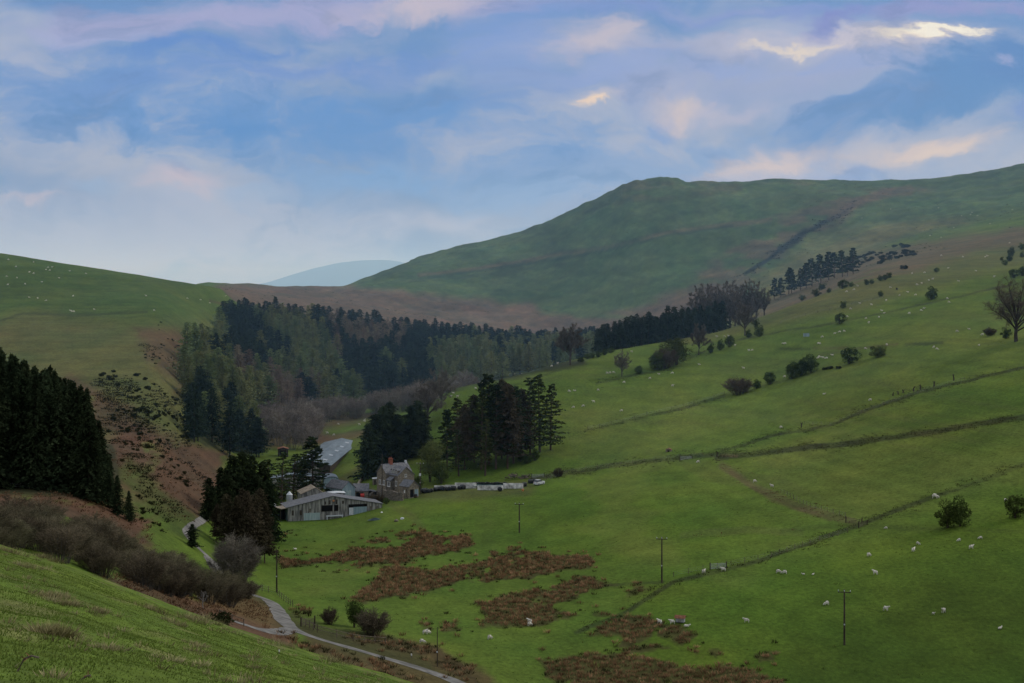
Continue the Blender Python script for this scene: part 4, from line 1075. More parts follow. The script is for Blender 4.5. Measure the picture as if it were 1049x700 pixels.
# gorse on the hill below the pines and on the left hillside
rg = np.random.default_rng(17)
n = 0
while n < 48:
    u, v = 876+rg.random()*64, 250+rg.random()*22
    if abs(v-(271-(u-876)*.30)) > 7+4*rg.random(): continue
    on(u, v, 2.0+rg.random()*1.2, 'gorse', 'gorse_bush', 'dark gorse in the patch on the brown hillside above the pines', 'gorse', 'gorse patch above the hill pines', 1.5, 800, 1300); n += 1
for (pl, cnt, s0, s1) in (([(100, 380), (125, 378), (200, 410), (195, 440), (150, 440), (108, 415)], 95, 3, 7), ([(140, 350), (180, 345), (225, 360), (205, 385), (150, 375)], 26, 2.2, 4.0), ([(112, 415), (190, 425), (200, 455), (150, 460), (115, 440)], 52, 3.5, 8),
                          ([(110, 440), (150, 440), (195, 480), (205, 500), (150, 500), (120, 470)], 44, 3, 7), ([(160, 330), (235, 340), (235, 352), (160, 345)], 7, 2, 3), ([(140, 500), (175, 520), (165, 545), (135, 540)], 12, 4, 8)):
    c = 0; g0 = 0
    xs = [p[0] for p in pl]; ys = [p[1] for p in pl]
    while c < cnt and g0 < 4000:
        g0 += 1
        u, v = min(xs)+rg.random()*(max(xs)-min(xs)), min(ys)+rg.random()*(max(ys)-min(ys))
        if not inside((u, v), pl): continue
        if vnoise(np.array([u/16.]), np.array([v/7.]), 9)[0] < .42: continue
        on(u, v, (s0+rg.random()**1.6*(s1-s0))*.48, 'gorse', 'gorse_bush', 'dark gorse bush scattered on the steep left hillside', 'gorse', 'gorse on the left hillside', 1.0+rg.random()*.35, 300, 900); c += 1
# ------------------------------------------------------------------ the farm
M_BOARD = mat_noise('weathered_boards', (.085, .082, .075), (.30, .285, .255), 1.2, .9, .1, 6, (1.6, 1.6, .22), .3, lo=.38, hi=.60)
M_SLATE = mat_noise('slate', (.070, .072, .078), (.15, .15, .16), 1.5, .7, .25, 6)
M_TANROOF = mat_noise('rusty_sheet', (.16, .125, .09), (.30, .25, .19), 1.0, .8, .15, 5)
M_GREYSHEET = mat_noise('grey_roof_sheet', (.075, .10, .115), (.135, .165, .185), .35, .6, .25, 5, (2.5, .4, 1))
M_BLUEWALL = mat_noise('blue_green_sheet', (.16, .23, .25), (.26, .33, .35), .8, .7, .2, 4, (3, 3, .4))
M_PALEDOOR = mat_noise('pale_green_sheet', (.24, .31, .30), (.36, .43, .41), 1.0, .7, .2, 4, (3, 3, .4))
M_STONE = mat_noise('field_stone', (.10, .085, .065), (.27, .23, .175), 2.4, .95, .1, 6, bump=.5)
M_STONED = mat_noise('dark_stone', (.065, .056, .045), (.19, .165, .135), 2.0, .95, .1, 6, bump=.5)
M_BRICK = mat_noise('brick', (.17, .055, .035), (.28, .10, .065), 4, .9, .1)
M_WHITE = mat_plain('white_paint', (.72, .71, .68), .6, .3, 0, .15)
M_CONC = mat_noise('concrete', (.26, .255, .24), (.70, .69, .66), .9, .9, .1, 6)
M_GLASS = mat_plain('window_glass', (.03, .035, .04), .15, .5)
M_DARK = mat_plain('dark_void', (.012, .011, .010), 1, 0)
M_BLACK = mat_plain('black_plastic', (.012, .014, .015), .45, .4)
M_GREENSHEET = mat_noise('dark_green_sheet', (.014, .032, .030), (.035, .065, .06), .8, .5, .35, 4)
M_REDP = mat_plain('red_paint', (.42, .035, .022), .6)
M_RUST = mat_noise('rust', (.12, .05, .03), (.24, .11, .065), 3, .9, .1)
M_WOOD = mat_noise('old_wood', (.075, .058, .042), (.17, .14, .105), 3, .95, .1, 5, (1, 1, .2), rand=.2)
M_WOODD = mat_noise('dark_wood', (.028, .022, .017), (.075, .060, .045), 3, .95, .1, 5, (1, 1, .2))
M_STEEL = mat_plain('galvanised', (.38, .40, .42), .45, .4, .3)
M_PALE = mat_plain('pale_sheet', (.55, .57, .58), .6, .3)
M_ORANGE = mat_plain('orange_plastic', (.55, .22, .08), .6, .3)
M_LANE = mat_noise('lane_stone', (.095, .090, .082), (.20, .19, .175), .5, .95, .1, 7)
M_TYRE = mat_plain('tyre_rubber', (.018, .018, .018), .9, .2)

def spotY(u, v, Y):
    """point at bearing u, height v, distance Y"""
    return Vector(((u-CU)/F*Y, Y, (HV-v)*Y/F))

def gable_walls(W, D, He, Hr, ridge=.5, t=.0, down=1.5):
    """walls of a gabled building: front gable on y=0 from x=0..W, depth D; returns MB"""
    m = MB(); xr = W*ridge
    m.prism([(0, 0, -down), (W, 0, -down), (W, 0, He), (xr, 0, Hr), (0, 0, He)], (0, D, 0)); return m
def gable_roof(W, D, He, Hr, ridge=.5, oh=.25, th=.12):
    m = MB(); xr = W*ridge
    sl, sr = (Hr-He)/xr, (Hr-He)/(W-xr)
    for (xa, za, xb, zb) in ((-oh, He-oh*sl, xr, Hr), (xr, Hr, W+oh, He-oh*sr)):
        m.prism([(xa, -oh, za+.01), (xb, -oh, zb+.01), (xb, -oh, zb+th), (xa, -oh, za+th)], (0, D+2*oh, 0))
    return m
def place(o, pos, rz): o.location = pos; o.rotation_euler = (0, 0, rz); return o

def window(parent, x, y, z, w, h, axis='x', frame=.09, bars=1, sill=True, name='window'):
    """framed window on a wall; axis x: wall runs along local x and faces -y; axis y: wall runs along local y and faces -x"""
    f = MB(); p = MB(); g = .05
    def B(m, a0, a1, z0, z1, d0, d1):
        if axis == 'x': m.box(x+a0, x+a1, y-d1, y-d0, z+z0, z+z1)
        else: m.box(x-d1, x-d0, y+a0, y+a1, z+z0, z+z1)
    B(f, 0, frame, 0, h, .01, .08); B(f, w-frame, w, 0, h, .01, .08); B(f, frame, w-frame, 0, frame, .01, .08); B(f, frame, w-frame, h-frame, h, .01, .08)
    for k in range(bars):
        c = w*(k+1)/(bars+1); B(f, c-.03, c+.03, frame, h-frame, .01, .07)
    o = f.build(name, M_WHITE, parent)
    B(p, frame, w-frame, frame, h-frame, .004, .02); p.build('pane', M_GLASS, o)
    if sill:
        s = MB(); B(s, -.08, w+.08, -.12, -.005, .01, .14); s.build('sill', M_CONC, o)
    return o
def panel(parent, name, mat, x0, x1, z0, z1, y=0.0, d=.06, axis='x'):
    m = MB()
    if axis == 'x': m.box(x0, x1, y-d, y-.004, z0, z1)
    else: m.box(y-d, y-.004, x0, x1, z0, z1)
    return m.build(name, mat, parent)

# --- long weathered barn with its gable towards the field
b0 = at(295, 438); R18 = math.radians(18)
barn = place(empty('barn'), b0, R18)
tag(barn, 'long low barn of weathered grey boards with a wide gable facing the field', 'barn')
m = MB(); prof = [(0, -2), (26, -2), (26, 3.7), (16.4, 5.45), (12.2, 6.3), (0, 3.7)]
m.prism([(x, 0, z) for x, z in prof], (0, 9, 0)); m.build('wall', M_BOARD, barn)
m = MB()
for (x0, z0, x1, z1) in ((-.5, 3.6, 12.2, 6.3),): m.prism([(x0, -.3, z0+.02), (x1, -.3, z1+.02), (x1, -.3, z1+.16), (x0, -.3, z0+.16)], (0, 9.6, 0))
m.build('roof', M_SLATE, barn)
m = MB()
for (x0, z0, x1, z1) in ((12.2, 6.3, 16.4, 5.45), (16.4, 5.45, 26.3, 3.65)): m.prism([(x0, -.3, z0+.02), (x1, -.3, z1+.02), (x1, -.3, z1+.16), (x0, -.3, z0+.16)], (0, 9.6, 0))
m.build('roof', M_SLATE, barn)
for x0, x1 in ((9.2, 12.1), (12.7, 13.7)):
    f = panel(barn, 'window', M_WOODD, x0-.12, x1+.12, 2.2, 3.95, 0, .05); panel(f, 'pane', M_DARK, x0, x1, 2.32, 3.83, 0, .07)
panel(barn, 'door', M_PALEDOOR, 4.3, 8.7, .05, 2.0, 0, .10)
d_ = panel(barn, 'opening', M_DARK, 16.6, 21.8, 1.0, 3.9, 0, .05)
panel(barn, 'door', M_BLUEWALL, 18.0, 21.7, 1.0, 3.15, 0, .12); panel(barn, 'door', M_PALE, 16.75, 17.95, 1.0, 3.0, 0, .12)
m = MB(); m.box(10.4, 15, -.7, -.25, .9, 1.2); m.box(10.5, 10.7, -.65, -.3, -1, .9); m.box(14.7, 14.9, -.65, -.3, -1, .9); m.build('trough', M_PALE, barn)
m = MB(); m.box(12.2, 12.7, -.3, -.01, 4.9, 5.3); m.build('lamp', M_ORANGE, barn)
for x in (9.9, 11.1, 13.0, 14.8):
    panel(barn, 'louvre', M_WOODD, x, x+.55, 4.15, 4.15+.9+(12.6-abs(x-12.4)*6)*.04, 0, .03)
for x in (1.0, 3.2): panel(barn, 'louvre', M_WOODD, x, x+.6, 1.5, 2.9, 0, .03)
for x in (5.6, 22.6, 24.2): panel(barn, 'board_patch', M_STONED, x, x+.7, 1.0 if x > 10 else 2.2, 3.2, 0, .025)
# open lean-to at its left end
lt = place(empty('lean_to_shed'), at(280, 437), R18); tag(lt, 'small open fronted shed with a dark inside against the left end of the weathered barn', 'shed')
m = MB(); m.box(-.0, .15, 0, 5, -1.5, 2.9); m.box(3.9, 4.05, .2, 5, -1.5, 3.3); m.box(.15, 3.9, 4.8, 5, -1.5, 3.2); m.build('wall', M_BLUEWALL, lt)
m = MB(); m.prism([(-.3, -.4, 2.9), (4.3, -.4, 3.5), (4.3, -.4, 3.65), (-.3, -.4, 3.05)], (0, 5.8, 0)); m.build('roof', M_TANROOF, lt)
m = MB(); m.box(.2, 3.85, 4.5, 4.7, -1, 3.0); m.build('shade_sheet', M_DARK, lt)  # black sheet put in for the shade inside the open shed
m = MB(); m.box(1.9, 2.05, -.1, .05, -1, 3.15); m.build('post', M_WOODD, lt)

# --- sheds behind
def shed(nm, u, Y, rz, W, D, He, Hr, mw, mr, label, ridge=.5, dz=0.0, oh=.25):
    o = place(empty(nm), at(u, Y, dz), math.radians(rz)); tag(o, label, 'shed')
    gable_walls(W, D, He, Hr, ridge).build('wall', mw, o); gable_roof(W, D, He, Hr, ridge, oh).build('roof', mr, o)
    return o
s = shed('shed', 309, 452, 16, 6.2, 7.5, 5.6, 7.2, M_BOARD, M_TANROOF, 'tan roofed shed rising behind the ridge of the weathered barn', .62)
panel(s, 'door', M_WOODD, 1.0, 2.4, 2.4, 5.0)
s = shed('shed', 338, 456, 14, 4.2, 3.5, 5.0, 5.15, M_BOARD, M_PALE, 'low shed with a pale flat roof behind the barn gable', .5)
panel(s, 'door', M_WOODD, .5, 1.6, 2.0, 4.0)
s = shed('shed', 350.5, 466, 42, 4.6, 8.0, 4.6, 6.5, M_BLUEWALL, M_SLATE, 'grey roofed shed with a blue green gable end between the barn and the stone shed', .5)
panel(s, 'door', M_PALEDOOR, 1.4, 3.2, 1.5, 3.9)
# stone shed with its eaves to the front and a red machine in the doorway
st = place(empty('stone_shed'), at(362, 470), math.radians(4)); tag(st, 'low stone shed with a dark slate roof and an open doorway', 'shed')
m = MB(); m.prism([(0, 0, -2), (0, 0, 2.9), (0, 2.3, 4.6), (0, 4.6, 2.9), (0, 4.6, -2)], (4.3, 0, 0)); m.build('wall', M_STONE, st)
m = MB(); m.prism([(-.2, -.3, 2.72), (-.2, 2.3, 4.64), (-.2, 2.3, 4.78), (-.2, -.3, 2.86)], (4.7, 0, 0)); m.prism([(-.2, 2.3, 4.64), (-.2, 4.9, 2.72), (-.2, 4.9, 2.86), (-.2, 2.3, 4.78)], (4.7, 0, 0)); m.build('roof', M_SLATE, st)
panel(st, 'doorway', M_DARK, .8, 2.9, .2, 2.4)
rm = place(empty('fuel_tank'), at(369.3, 468.6, .2), math.radians(4)); tag(rm, 'red fuel tank in the doorway of the stone shed', 'tank')
m = MB(); m.tube([(0, 0, 1.15), (1.1, 0, 1.15)], .62, 12); m.build('drum', M_REDP, rm)
m = MB(); m.box(.1, .25, -.4, .4, -.3, .7); m.box(.85, 1.0, -.4, .4, -.3, .7); m.build('stand', M_RUST, rm)
dl = place(empty('lean_to_shed'), at(377, 472), math.radians(4)); tag(dl, 'dark open lean-to at the right end of the stone shed', 'shed')
m = MB(); m.prism([(0, 0, 1.9), (2.3, 0, 1.5), (2.3, 0, 1.62), (0, 0, 2.02)], (0, 3, 0)); m.build('roof', M_SLATE, dl)
m = MB(); m.box(0, 2.2, 2.7, 2.9, -1.5, 1.6); m.build('wall', M_DARK, dl)
for x in (.05, 2.05):
    m = MB(); m.box(x, x+.13, .1, .23, -1.5, 1.55); m.build('post', M_WOODD, dl)
# pale low range and blue-green shed behind the tall pine
s = shed('farm_shed', 277, 496, 8, 15.5, 7, 3.2, 4.4, M_BOARD, M_GREYSHEET, 'pale roofed low range half hidden behind the green conifers', .5)
panel(s, 'door', M_WOODD, 3, 6, 0, 2.6); panel(s, 'door', M_PALEDOOR, 9, 12, 0, 2.6)
dn = place(empty('farm_shed'), at(332, 497), math.radians(10)); tag(dn, 'pale blue green shed with a curved roof between the tall pine and the stone shed', 'shed')
arc = [(2.3-2.3*math.cos(t), 2.7+1.1*math.sin(t)) for t in np.linspace(0, math.pi, 11)]
m = MB(); m.prism([(0, 0, -2)]+[(4.6, 0, -2)]+[(x, 0, z) for x, z in arc[::-1]], (0, 9, 0)); m.build('wall', M_BLUEWALL, dn)
m = MB()
for (xa, za), (xb, zb) in zip(arc[:-1], arc[1:]): m.prism([(xa, -.2, za+.02), (xb, -.2, zb+.02), (xb, -.2, zb+.12), (xa, -.2, za+.12)], (0, 9.4, 0))
m.build('roof', M_GREYSHEET, dn); panel(dn, 'door', M_PALEDOOR, 1.3, 3.3, 0, 2.4)
# long grey barn running up the valley
x1 = (338-CU)/F*520; zn = float(bil(Z, 325, 522)); ze = zn+3.4
lb = place(empty('long_barn'), (x1-12.0, 520, ze-3.4), math.radians(-1.0)); tag(lb, 'very long low barn with a pale grey sheet roof running up the valley', 'barn')
gable_walls(12.0, 80, 3.4, 4.8, .5, down=3).build('wall', M_WOODD, lb)
rf = gable_roof(12.0, 80, 3.4, 4.8, .5, .5).build('roof', M_GREYSHEET, lb)
for k in range(5):
    m = MB(); y = 8+k*15; m.prism([(8.6, y, 4.33), (9.8, y, 4.05), (9.8, y, 4.12), (8.6, y, 4.40)], (0, 3, 0)); m.build('roof_light', M_STEEL, rf)
panel(lb, 'door', M_BOARD, 3.5, 8.5, 0, 3.2)
s = shed('field_shed', 285, 560, 10, 3.4, 4, 2.6, 3.1, M_WOODD, M_RUST, 'small dark shed with a rusty roof in the hollow left of the long grey barn')
panel(s, 'doorway', M_DARK, .6, 2.6, -.3, 2.1)

# --- feed silo, tanks
si = place(empty('feed_silo'), at(296.5, 452), 0); tag(si, 'small pale metal feed silo with a conical top behind the barn', 'silo')
m = MB(); m.tube([(0, 0, 3.4), (0, 0, 5.4)], .85, 14); m.build('bin', M_STEEL, si)
m = MB(); m.tube([(0, 0, 5.4), (0, 0, 6.3)], [.9, .15], 14); m.build('cap', M_PALE, si)
m = MB(); m.tube([(0, 0, 2.4), (0, 0, 3.4)], [.2, .85], 14, cap=False); m.build('hopper', M_STEEL, si)
for sx, sy in ((1, 1), (1, -1), (-1, 1), (-1, -1)):
    m = MB(); m.tube([(.65*sx, .65*sy, -1), (.6*sx, .6*sy, 3.6)], .06, 5); m.build('leg', M_STEEL, si)
for u, l in ((277, 'left white plastic tank beside the small open shed'), (281, 'right white plastic tank beside the small open shed')):
    tk = place(empty('water_tank'), at(u, 446), .2); tag(tk, l, 'tank')
    m = MB(); m.tube([(0, 0, 2.4), (0, 0, 3.5), (0, 0, 3.9)], [.6, .6, .35], 10); m.build('drum', M_WHITE, tk)
    m = MB(); m.box(-.6, .6, -.6, .6, -1, 2.4); m.build('stand', M_STONED, tk)

# --- the farmhouse
th = math.radians(38)
g_ = Vector((math.cos(th), math.sin(th), 0)); n_ = Vector((-math.sin(th), math.cos(th), 0))
hb = spotY(407.7, 500.5, 466); gz = hb.z
hs = place(empty('farmhouse'), hb, th); hs.scale = (.80, .80, .86); tag(hs, 'stone farmhouse with slate roofs, a red brick chimney and white windows', 'house')
m = gable_walls(7.0, 5.9, 4.3, 6.9, .5, down=3); m.build('wall', M_STONE, hs)
rf = gable_roof(7.0, 6.2, 4.3, 6.9, .5, .3).build('roof', M_SLATE, hs)
# main block across the back: ridge along local x
m = MB(); m.prism([(-1.2, 5.91, -3), (-1.2, 5.91, 4.7), (-1.2, 8.9, 7.35), (-1.2, 11.9, 4.7), (-1.2, 11.9, -3)], (11.0, 0, 0)); m.build('wall', M_STONE, hs)
m = MB(); m.prism([(-1.5, 5.6, 4.46), (-1.5, 8.9, 7.39), (-1.5, 8.9, 7.53), (-1.5, 5.6, 4.6)], (11.6, 0, 0)); m.prism([(-1.5, 8.9, 7.39), (-1.5, 12.2, 4.46), (-1.5, 12.2, 4.6), (-1.5, 8.9, 7.53)], (11.6, 0, 0))
rm_ = m.build('roof', M_SLATE, hs)
m = MB(); m.box(2.2, 3.4, 8.4, 9.5, 6.8, 9.0); m.box(2.1, 3.5, 8.3, 9.6, 9.0, 9.2)
for x in (2.5, 3.1): m.tube([(x, 8.95, 9.2), (x, 8.95, 9.65)], .17, 8)
m.build('chimney', M_BRICK, rm_)
m = MB(); m.box(9.1, 9.6, 8.5, 9.3, 6.9, 8.2); m.build('chimney', M_PALE, rm_)
# dormer row on the left-hand slope of the wing
for k in range(3):
    y = .9+k*1.45
    d = MB(); d.prism([(.35, y, 4.75), (.35, y+1.15, 4.75), (.35, y+1.15, 5.75), (.35, y+.575, 6.2), (.35, y, 5.75)], (1.9, 0, 0)); dm = d.build('dormer', M_STONED, hs)
    window(dm, .35, y+.12, 4.85, .91, .85, 'y', .10, 1, False)
    m = MB(); m.prism([(.15, y-.1, 5.68), (.15, y+.575, 6.24), (.15, y+.575, 6.33), (.15, y-.1, 5.77)], (2.2, 0, 0)); m.prism([(.15, y+.575, 6.24), (.15, y+1.25, 5.68), (.15, y+1.25, 5.77), (.15, y+.575, 6.33)], (2.2, 0, 0)); m.build('dormer_roof', M_SLATE, dm)
# porch on the long side
m = MB(); m.box(-1.5, -.003, 2.4, 5.0, -3, 2.5); po = m.build('porch', M_STONED, hs)
m = MB(); m.prism([(-1.8, 2.1, 2.35), (-.01, 2.1, 3.6), (-.01, 2.1, 3.74), (-1.8, 2.1, 2.49)], (0, 3.2, 0)); m.build('porch_roof', M_SLATE, po)
window(po, -1.5, 2.75, .45, 1.9, 1.6, 'y', .16, 2)
window(hs, 0, .5, .7, 1.3, 1.7, 'y', .14, 1); window(hs, -1.2, 6.6, .6, 1.2, 1.6, 'y', .14, 1); window(hs, -1.2, 9.3, .6, 1.2, 1.6, 'y', .14, 1)
window(hs, 2.9, 0, 3.6, .9, 1.0, 'x', .10, 1)
# lower wing in front
eb = spotY(418.9, 508.6, 458.5)
ex = place(empty('outhouse'), eb, th); ex.scale = (.85, .85, .9); tag(ex, 'low stone outhouse with a slate roof built against the front of the farmhouse', 'outhouse')
gable_walls(4.0, 5.4, 3.0, 4.8, .5, down=2).build('wall', M_STONE, ex); gable_roof(4.0, 5.4, 3.0, 4.8, .5, .25).build('roof', M_SLATE, ex)
panel(ex, 'door', M_DARK, .5, 1.9, -.3, 2.1); panel(ex, 'door', M_BLUEWALL, 2.3, 3.7, -.1, 2.0)
for y in (1.2, 3.2):
    m = MB(); m.box(-.35, -.004, y, y+.5, -1.5, 2.4); m.build('buttress', M_STONE, ex)
panel(ex, 'window', M_WHITE, 2.1, 2.9, .8, 1.7, 0, .05, 'y')

def wall_line(name, pts, h, t, mat, label, cat, cop=True):
    """stone wall following the ground"""
    P = [at(u, Y) for u, Y in pts]; m = MB(); top = MB()
    n = []
    for a, b in zip(P[:-1], P[1:]):
        k = max(1, int((b-a).length/2.0))
        for i in range(k): n.append(a.lerp(b, i/k))
    n.append(P[-1])
    rr = random.Random(3); prev = None
    V = []
    for i, p in enumerate(n):
        d = (n[min(i+1, len(n)-1)]-n[max(i-1, 0)]); d.z = 0; d.normalize(); s = Vector((-d.y, d.x, 0))*t/2
        z = float(ground(p.x, p.y)); hh = h*(.88+.24*rr.random())
        V += [(p.x-s.x*1.2, p.y-s.y*1.2, z-.5), (p.x+s.x*1.2, p.y+s.y*1.2, z-.5), (p.x+s.x, p.y+s.y, z+hh), (p.x-s.x, p.y-s.y, z+hh)]
    Fc = []
    for i in range(len(n)-1):
        a = 4*i; b = a+4
        Fc += [(a, b, b+3, a+3), (b+1, a+1, a+2, b+2), (a+3, b+3, b+2, a+2)]
    Fc += [(0, 3, 2, 1), (4*len(n)-4, 4*len(n)-3, 4*len(n)-2, 4*len(n)-1)]
    m.add(V, Fc)
    o = m.build(name, mat); return tag(o, label, cat)
wall_line('stone_wall', [(391, 466), (398, 460), (407, 456), (413, 455)], 2.6, .6, M_STONED, 'brown stone garden wall below the front of the farmhouse', 'wall')
wall_line('stone_wall', [(379, 470), (385, 474), (391, 468)], 1.3, .5, M_STONED, 'short dry stone wall between the stone shed and the garden wall', 'wall')
wall_line('stone_wall', [(359, 478), (368, 498), (376, 520), (381, 540)], 1.1, .5, M_STONE, 'dry stone wall climbing behind the stone shed beside the strip of grass', 'wall')
hut = place(empty('stone_hut'), at(382, 492), math.radians(8)); tag(hut, 'small grey stone hut with a pale flat roof left of the farmhouse', 'hut')
m = MB(); m.box(0, 2.5, 0, 2.4, -1.5, 1.9); m.build('wall', M_STONE, hut); m = MB(); m.prism([(-.15, -.15, 1.92), (2.65, -.15, 2.1), (2.65, -.15, 2.22), (-.15, -.15, 2.04)], (0, 2.7, 0)); m.build('roof', M_PALE, hut)
panel(hut, 'door', M_WOODD, .3, 1.0, -.2, 1.6)
mhut = place(empty('stone_hut'), spot(682, 463.5, 400, 600), math.radians(-10)); tag(mhut, 'tiny stone hut with a small pitched roof alone on the field above the track', 'hut')
gable_walls(1.7, 1.8, .75, 1.15, .5, down=.6).build('wall', M_STONE, mhut); gable_roof(1.7, 1.8, .75, 1.15, .5, .12, .08).build('roof', M_RUST, mhut)
panel(mhut, 'doorway', M_DARK, .55, 1.1, 0, .6)

# --- silage clamp: concrete panels, dark sheet, tyres
def slab(u0, v0, u1, v1, Y0, Y1, name='panel'):
    Y0 = spot(u0, v1, 400, 540).y; Y1 = spot(u1, v1, 400, 540).y; a, b = spotY(u0, v1, Y0), spotY(u1, v1, Y1); m = MB()
    h = (v1-v0)*Y0/F
    d = (b-a).normalized(); s = Vector((-d.y, d.x, 0))*.15
    m.prism([a-Vector((0, 0, 1)), b-Vector((0, 0, 1)), b+Vector((0, 0, h)), a+Vector((0, 0, h))], (s.x*2, s.y*2, 0)); return m
cl_ = empty('silage_clamp', spot(487, 501, 400, 540)); CY = cl_.location.y; tag(cl_, 'row of white concrete silage walls with dark green sheeting below the grove', 'silage clamp')
Mi = Matrix.Translation(-cl_.location)
for (u0, v0, u1, v1, Ya, Yb) in ((444.7, 497.6, 454.8, 501.8, 478, 478.5), (455.6, 497.0, 465.4, 501.8, 478.5, 479), (466, 494.8, 487.6, 500.4, 481, 482), (489, 497.6, 515, 502.2, 479, 481), (515.5, 495.2, 535.5, 500.6, 482, 486)):
    o = slab(u0, v0, u1, v1, Ya, Yb).build('panel', M_CONC, cl_); o.data.transform(Mi)
m = MB(); V_ = []
for i, u in enumerate(np.linspace(484, 518, 13)):
    for j, (Y_, vv) in enumerate(((CY+1.2, 498.2), (CY+3, 495.6), (CY+6, 494.2), (CY+10, 494.6))):
        p = spotY(u, vv+.5*math.sin(i*1.7+j), Y_); V_.append(p-cl_.location)
Fc = [(i*4+j, (i+1)*4+j, (i+1)*4+j+1, i*4+j+1) for i in range(12) for j in range(3)]
m.add(V_, Fc); m.build('sheet', M_GREENSHEET, cl_)
tyr = MB()
for k in range(12):
    t = 2*math.pi*k/12
tm = bpy.data.meshes.new('tyre'); bmm = bmesh.new()
for i in range(14):
    for j in range(6):
        a, b = 2*math.pi*i/14, 2*math.pi*j/6
        bmm.verts.new(((.42+.17*math.cos(b))*math.cos(a), (.42+.17*math.cos(b))*math.sin(a), .17*math.sin(b)+.17))
bmm.verts.ensure_lookup_table()
for i in range(14):
    for j in range(6):
        bmm.faces.new([bmm.verts[x] for x in (i*6+j, ((i+1) % 14)*6+j, ((i+1) % 14)*6+(j+1) % 6, i*6+(j+1) % 6)])
bmm.to_mesh(tm); bmm.free(); tm.materials.append(M_TYRE)
rt = random.Random(8)
def bale_mesh():
    m = MB(); m.tube([(0, -.62, .62), (0, -.56, .62), (0, .56, .62), (0, .62, .62)], [.52, .62, .62, .52], 14); return m.mesh('bale', (M_BLACK,), True)
BALE = bale_mesh()
for i, (u, v, Y) in enumerate([(434, 505.5, 474), (436.5, 504.8, 475), (439, 505, 475), (442, 504.4, 476), (446.5, 503.4, 476.5), (449.5, 503, 477), (453, 502.8, 477), (457.5, 503, 477.5), (460, 502.6, 478), (464.5, 502.6, 478), (471, 501.6, 480), (474, 501.4, 480), (512, 503.4, 479)]):
    o = link('silage_bale', BALE); z = spot(u, v, 400, 540); o.location = (z.x, z.y, float(ground(z.x, z.y))+.02 if False else z.z); o.rotation_euler = (0, 0, rt.random()*3); s = .85+.3*rt.random(); o.scale = (s, s, s)
    tag(o, 'black wrapped bale in the row along the foot of the white silage wall', 'bale', 'black bales along the silage wall')
for i in range(24):
    u = 484+i*1.45; p = spotY(u, 496.6-1.6*rt.random(), CY+3.0)
    o = link('tyre', tm); o.location = p; o.rotation_euler = (.25*rt.random()-.1, .25*rt.random(), 0); tag(o, 'old tyre weighing down the dark sheet on the silage clamp', 'tyre', 'tyres on the silage sheet')
for u, v, Y, l in ((543.5, 495.4, 484, 'left of two black bales beyond the right end of the silage wall'), (547.5, 494.8, 485, 'right of two black bales beyond the right end of the silage wall'), (537.3, 498.6, 482, 'black bale standing on end hard against the right end of the silage wall')):
    o = link('silage_bale', BALE); o.location = spot(u, v, 400, 540); o.rotation_euler = (0, 0, 1.2); tag(o, l, 'bale')
# timber heap
tp = empty('timber_heap', spot(530, 491, 400, 560)); tag(tp, 'heap of old brown timbers at the end of the silage wall below the grove', 'timber heap')
for k in range(30):
    m = MB(); a = rt.random()*3.14; l = 1.2+2*rt.random(); x, y = rt.uniform(-3.2, 3.2), rt.uniform(-1.2, 1.2); z = max(0, (1.6-abs(x)*.35))*rt.random()
    d = Vector((math.cos(a), math.sin(a)*.5, rt.uniform(-.35, .45)))*l/2
    m.tube([Vector((x, y, z+.3))-d, Vector((x, y, z+.3))+d], .10+.08*rt.random(), 4); m.build('timber', M_WOOD if k % 3 else M_WOODD, tp)
bk_ = place(empty('bucket'), spot(535.6, 503.2, 400, 540), 0); tag(bk_, 'pale orange bucket on the grass below the end of the silage wall', 'bucket')
m = MB(); m.tube([(0, 0, 0), (0, 0, .55)], [.26, .36], 12); m.build('tub', M_ORANGE, bk_); m = MB(); m.tube([(-.36, 0, .55), (-.2, 0, .8), (.2, 0, .8), (.36, 0, .55)], .02, 4); m.build('handle', M_STEEL, bk_)
# small car, seen from behind at an angle
car = place(empty('parked_car'), spot(552.3, 496.8, 400, 540), math.radians(-38)); tag(car, 'small silver car parked on the grass beyond the silage wall', 'car')
m = MB(); sec = [(-.75, 0), (-.78, .35), (-.74, .72), (.74, .72), (.78, .35), (.75, 0)]
m.prism([(x, -1.75, z+.28) for x, z in sec[::-1]], (0, 3.5, 0)); 
m.build('body', M_PALE, car)
m = MB(); m.add([(-.7, -1.7, 1.0), (.7, -1.7, 1.0), (.7, .75, 1.0), (-.7, .75, 1.0), (-.56, -1.35, 1.48), (.56, -1.35, 1.48), (.56, .05, 1.48), (-.56, .05, 1.48)], [(0, 1, 5, 4), (1, 2, 6, 5), (2, 3, 7, 6), (3, 0, 4, 7)]); m.build('windows', M_GLASS, car).name = 'window_band'
m = MB(); m.prism([(-.57, -1.36, 1.482), (.57, -1.36, 1.482), (.57, .06, 1.482), (-.57, .06, 1.482)], (0, 0, .05)); m.build('roof', M_PALE, car)
for sx in (-1, 1):
    for y in (-1.1, 1.15):
        m = MB(); m.tube([(sx*.68, y, .3), (sx*.82, y, .3)], .3, 12); w_ = m.build('wheel', M_TYRE, car)
        m = MB(); m.tube([(sx*.825, y, .3), (sx*.835, y, .3)], .17, 8); m.build('rim', M_STEEL, w_)
    m = MB(); m.box(sx*.62-.09, sx*.62+.09, -1.78, -1.752, .72, .92); m.build('tail_light', M_REDP, car)
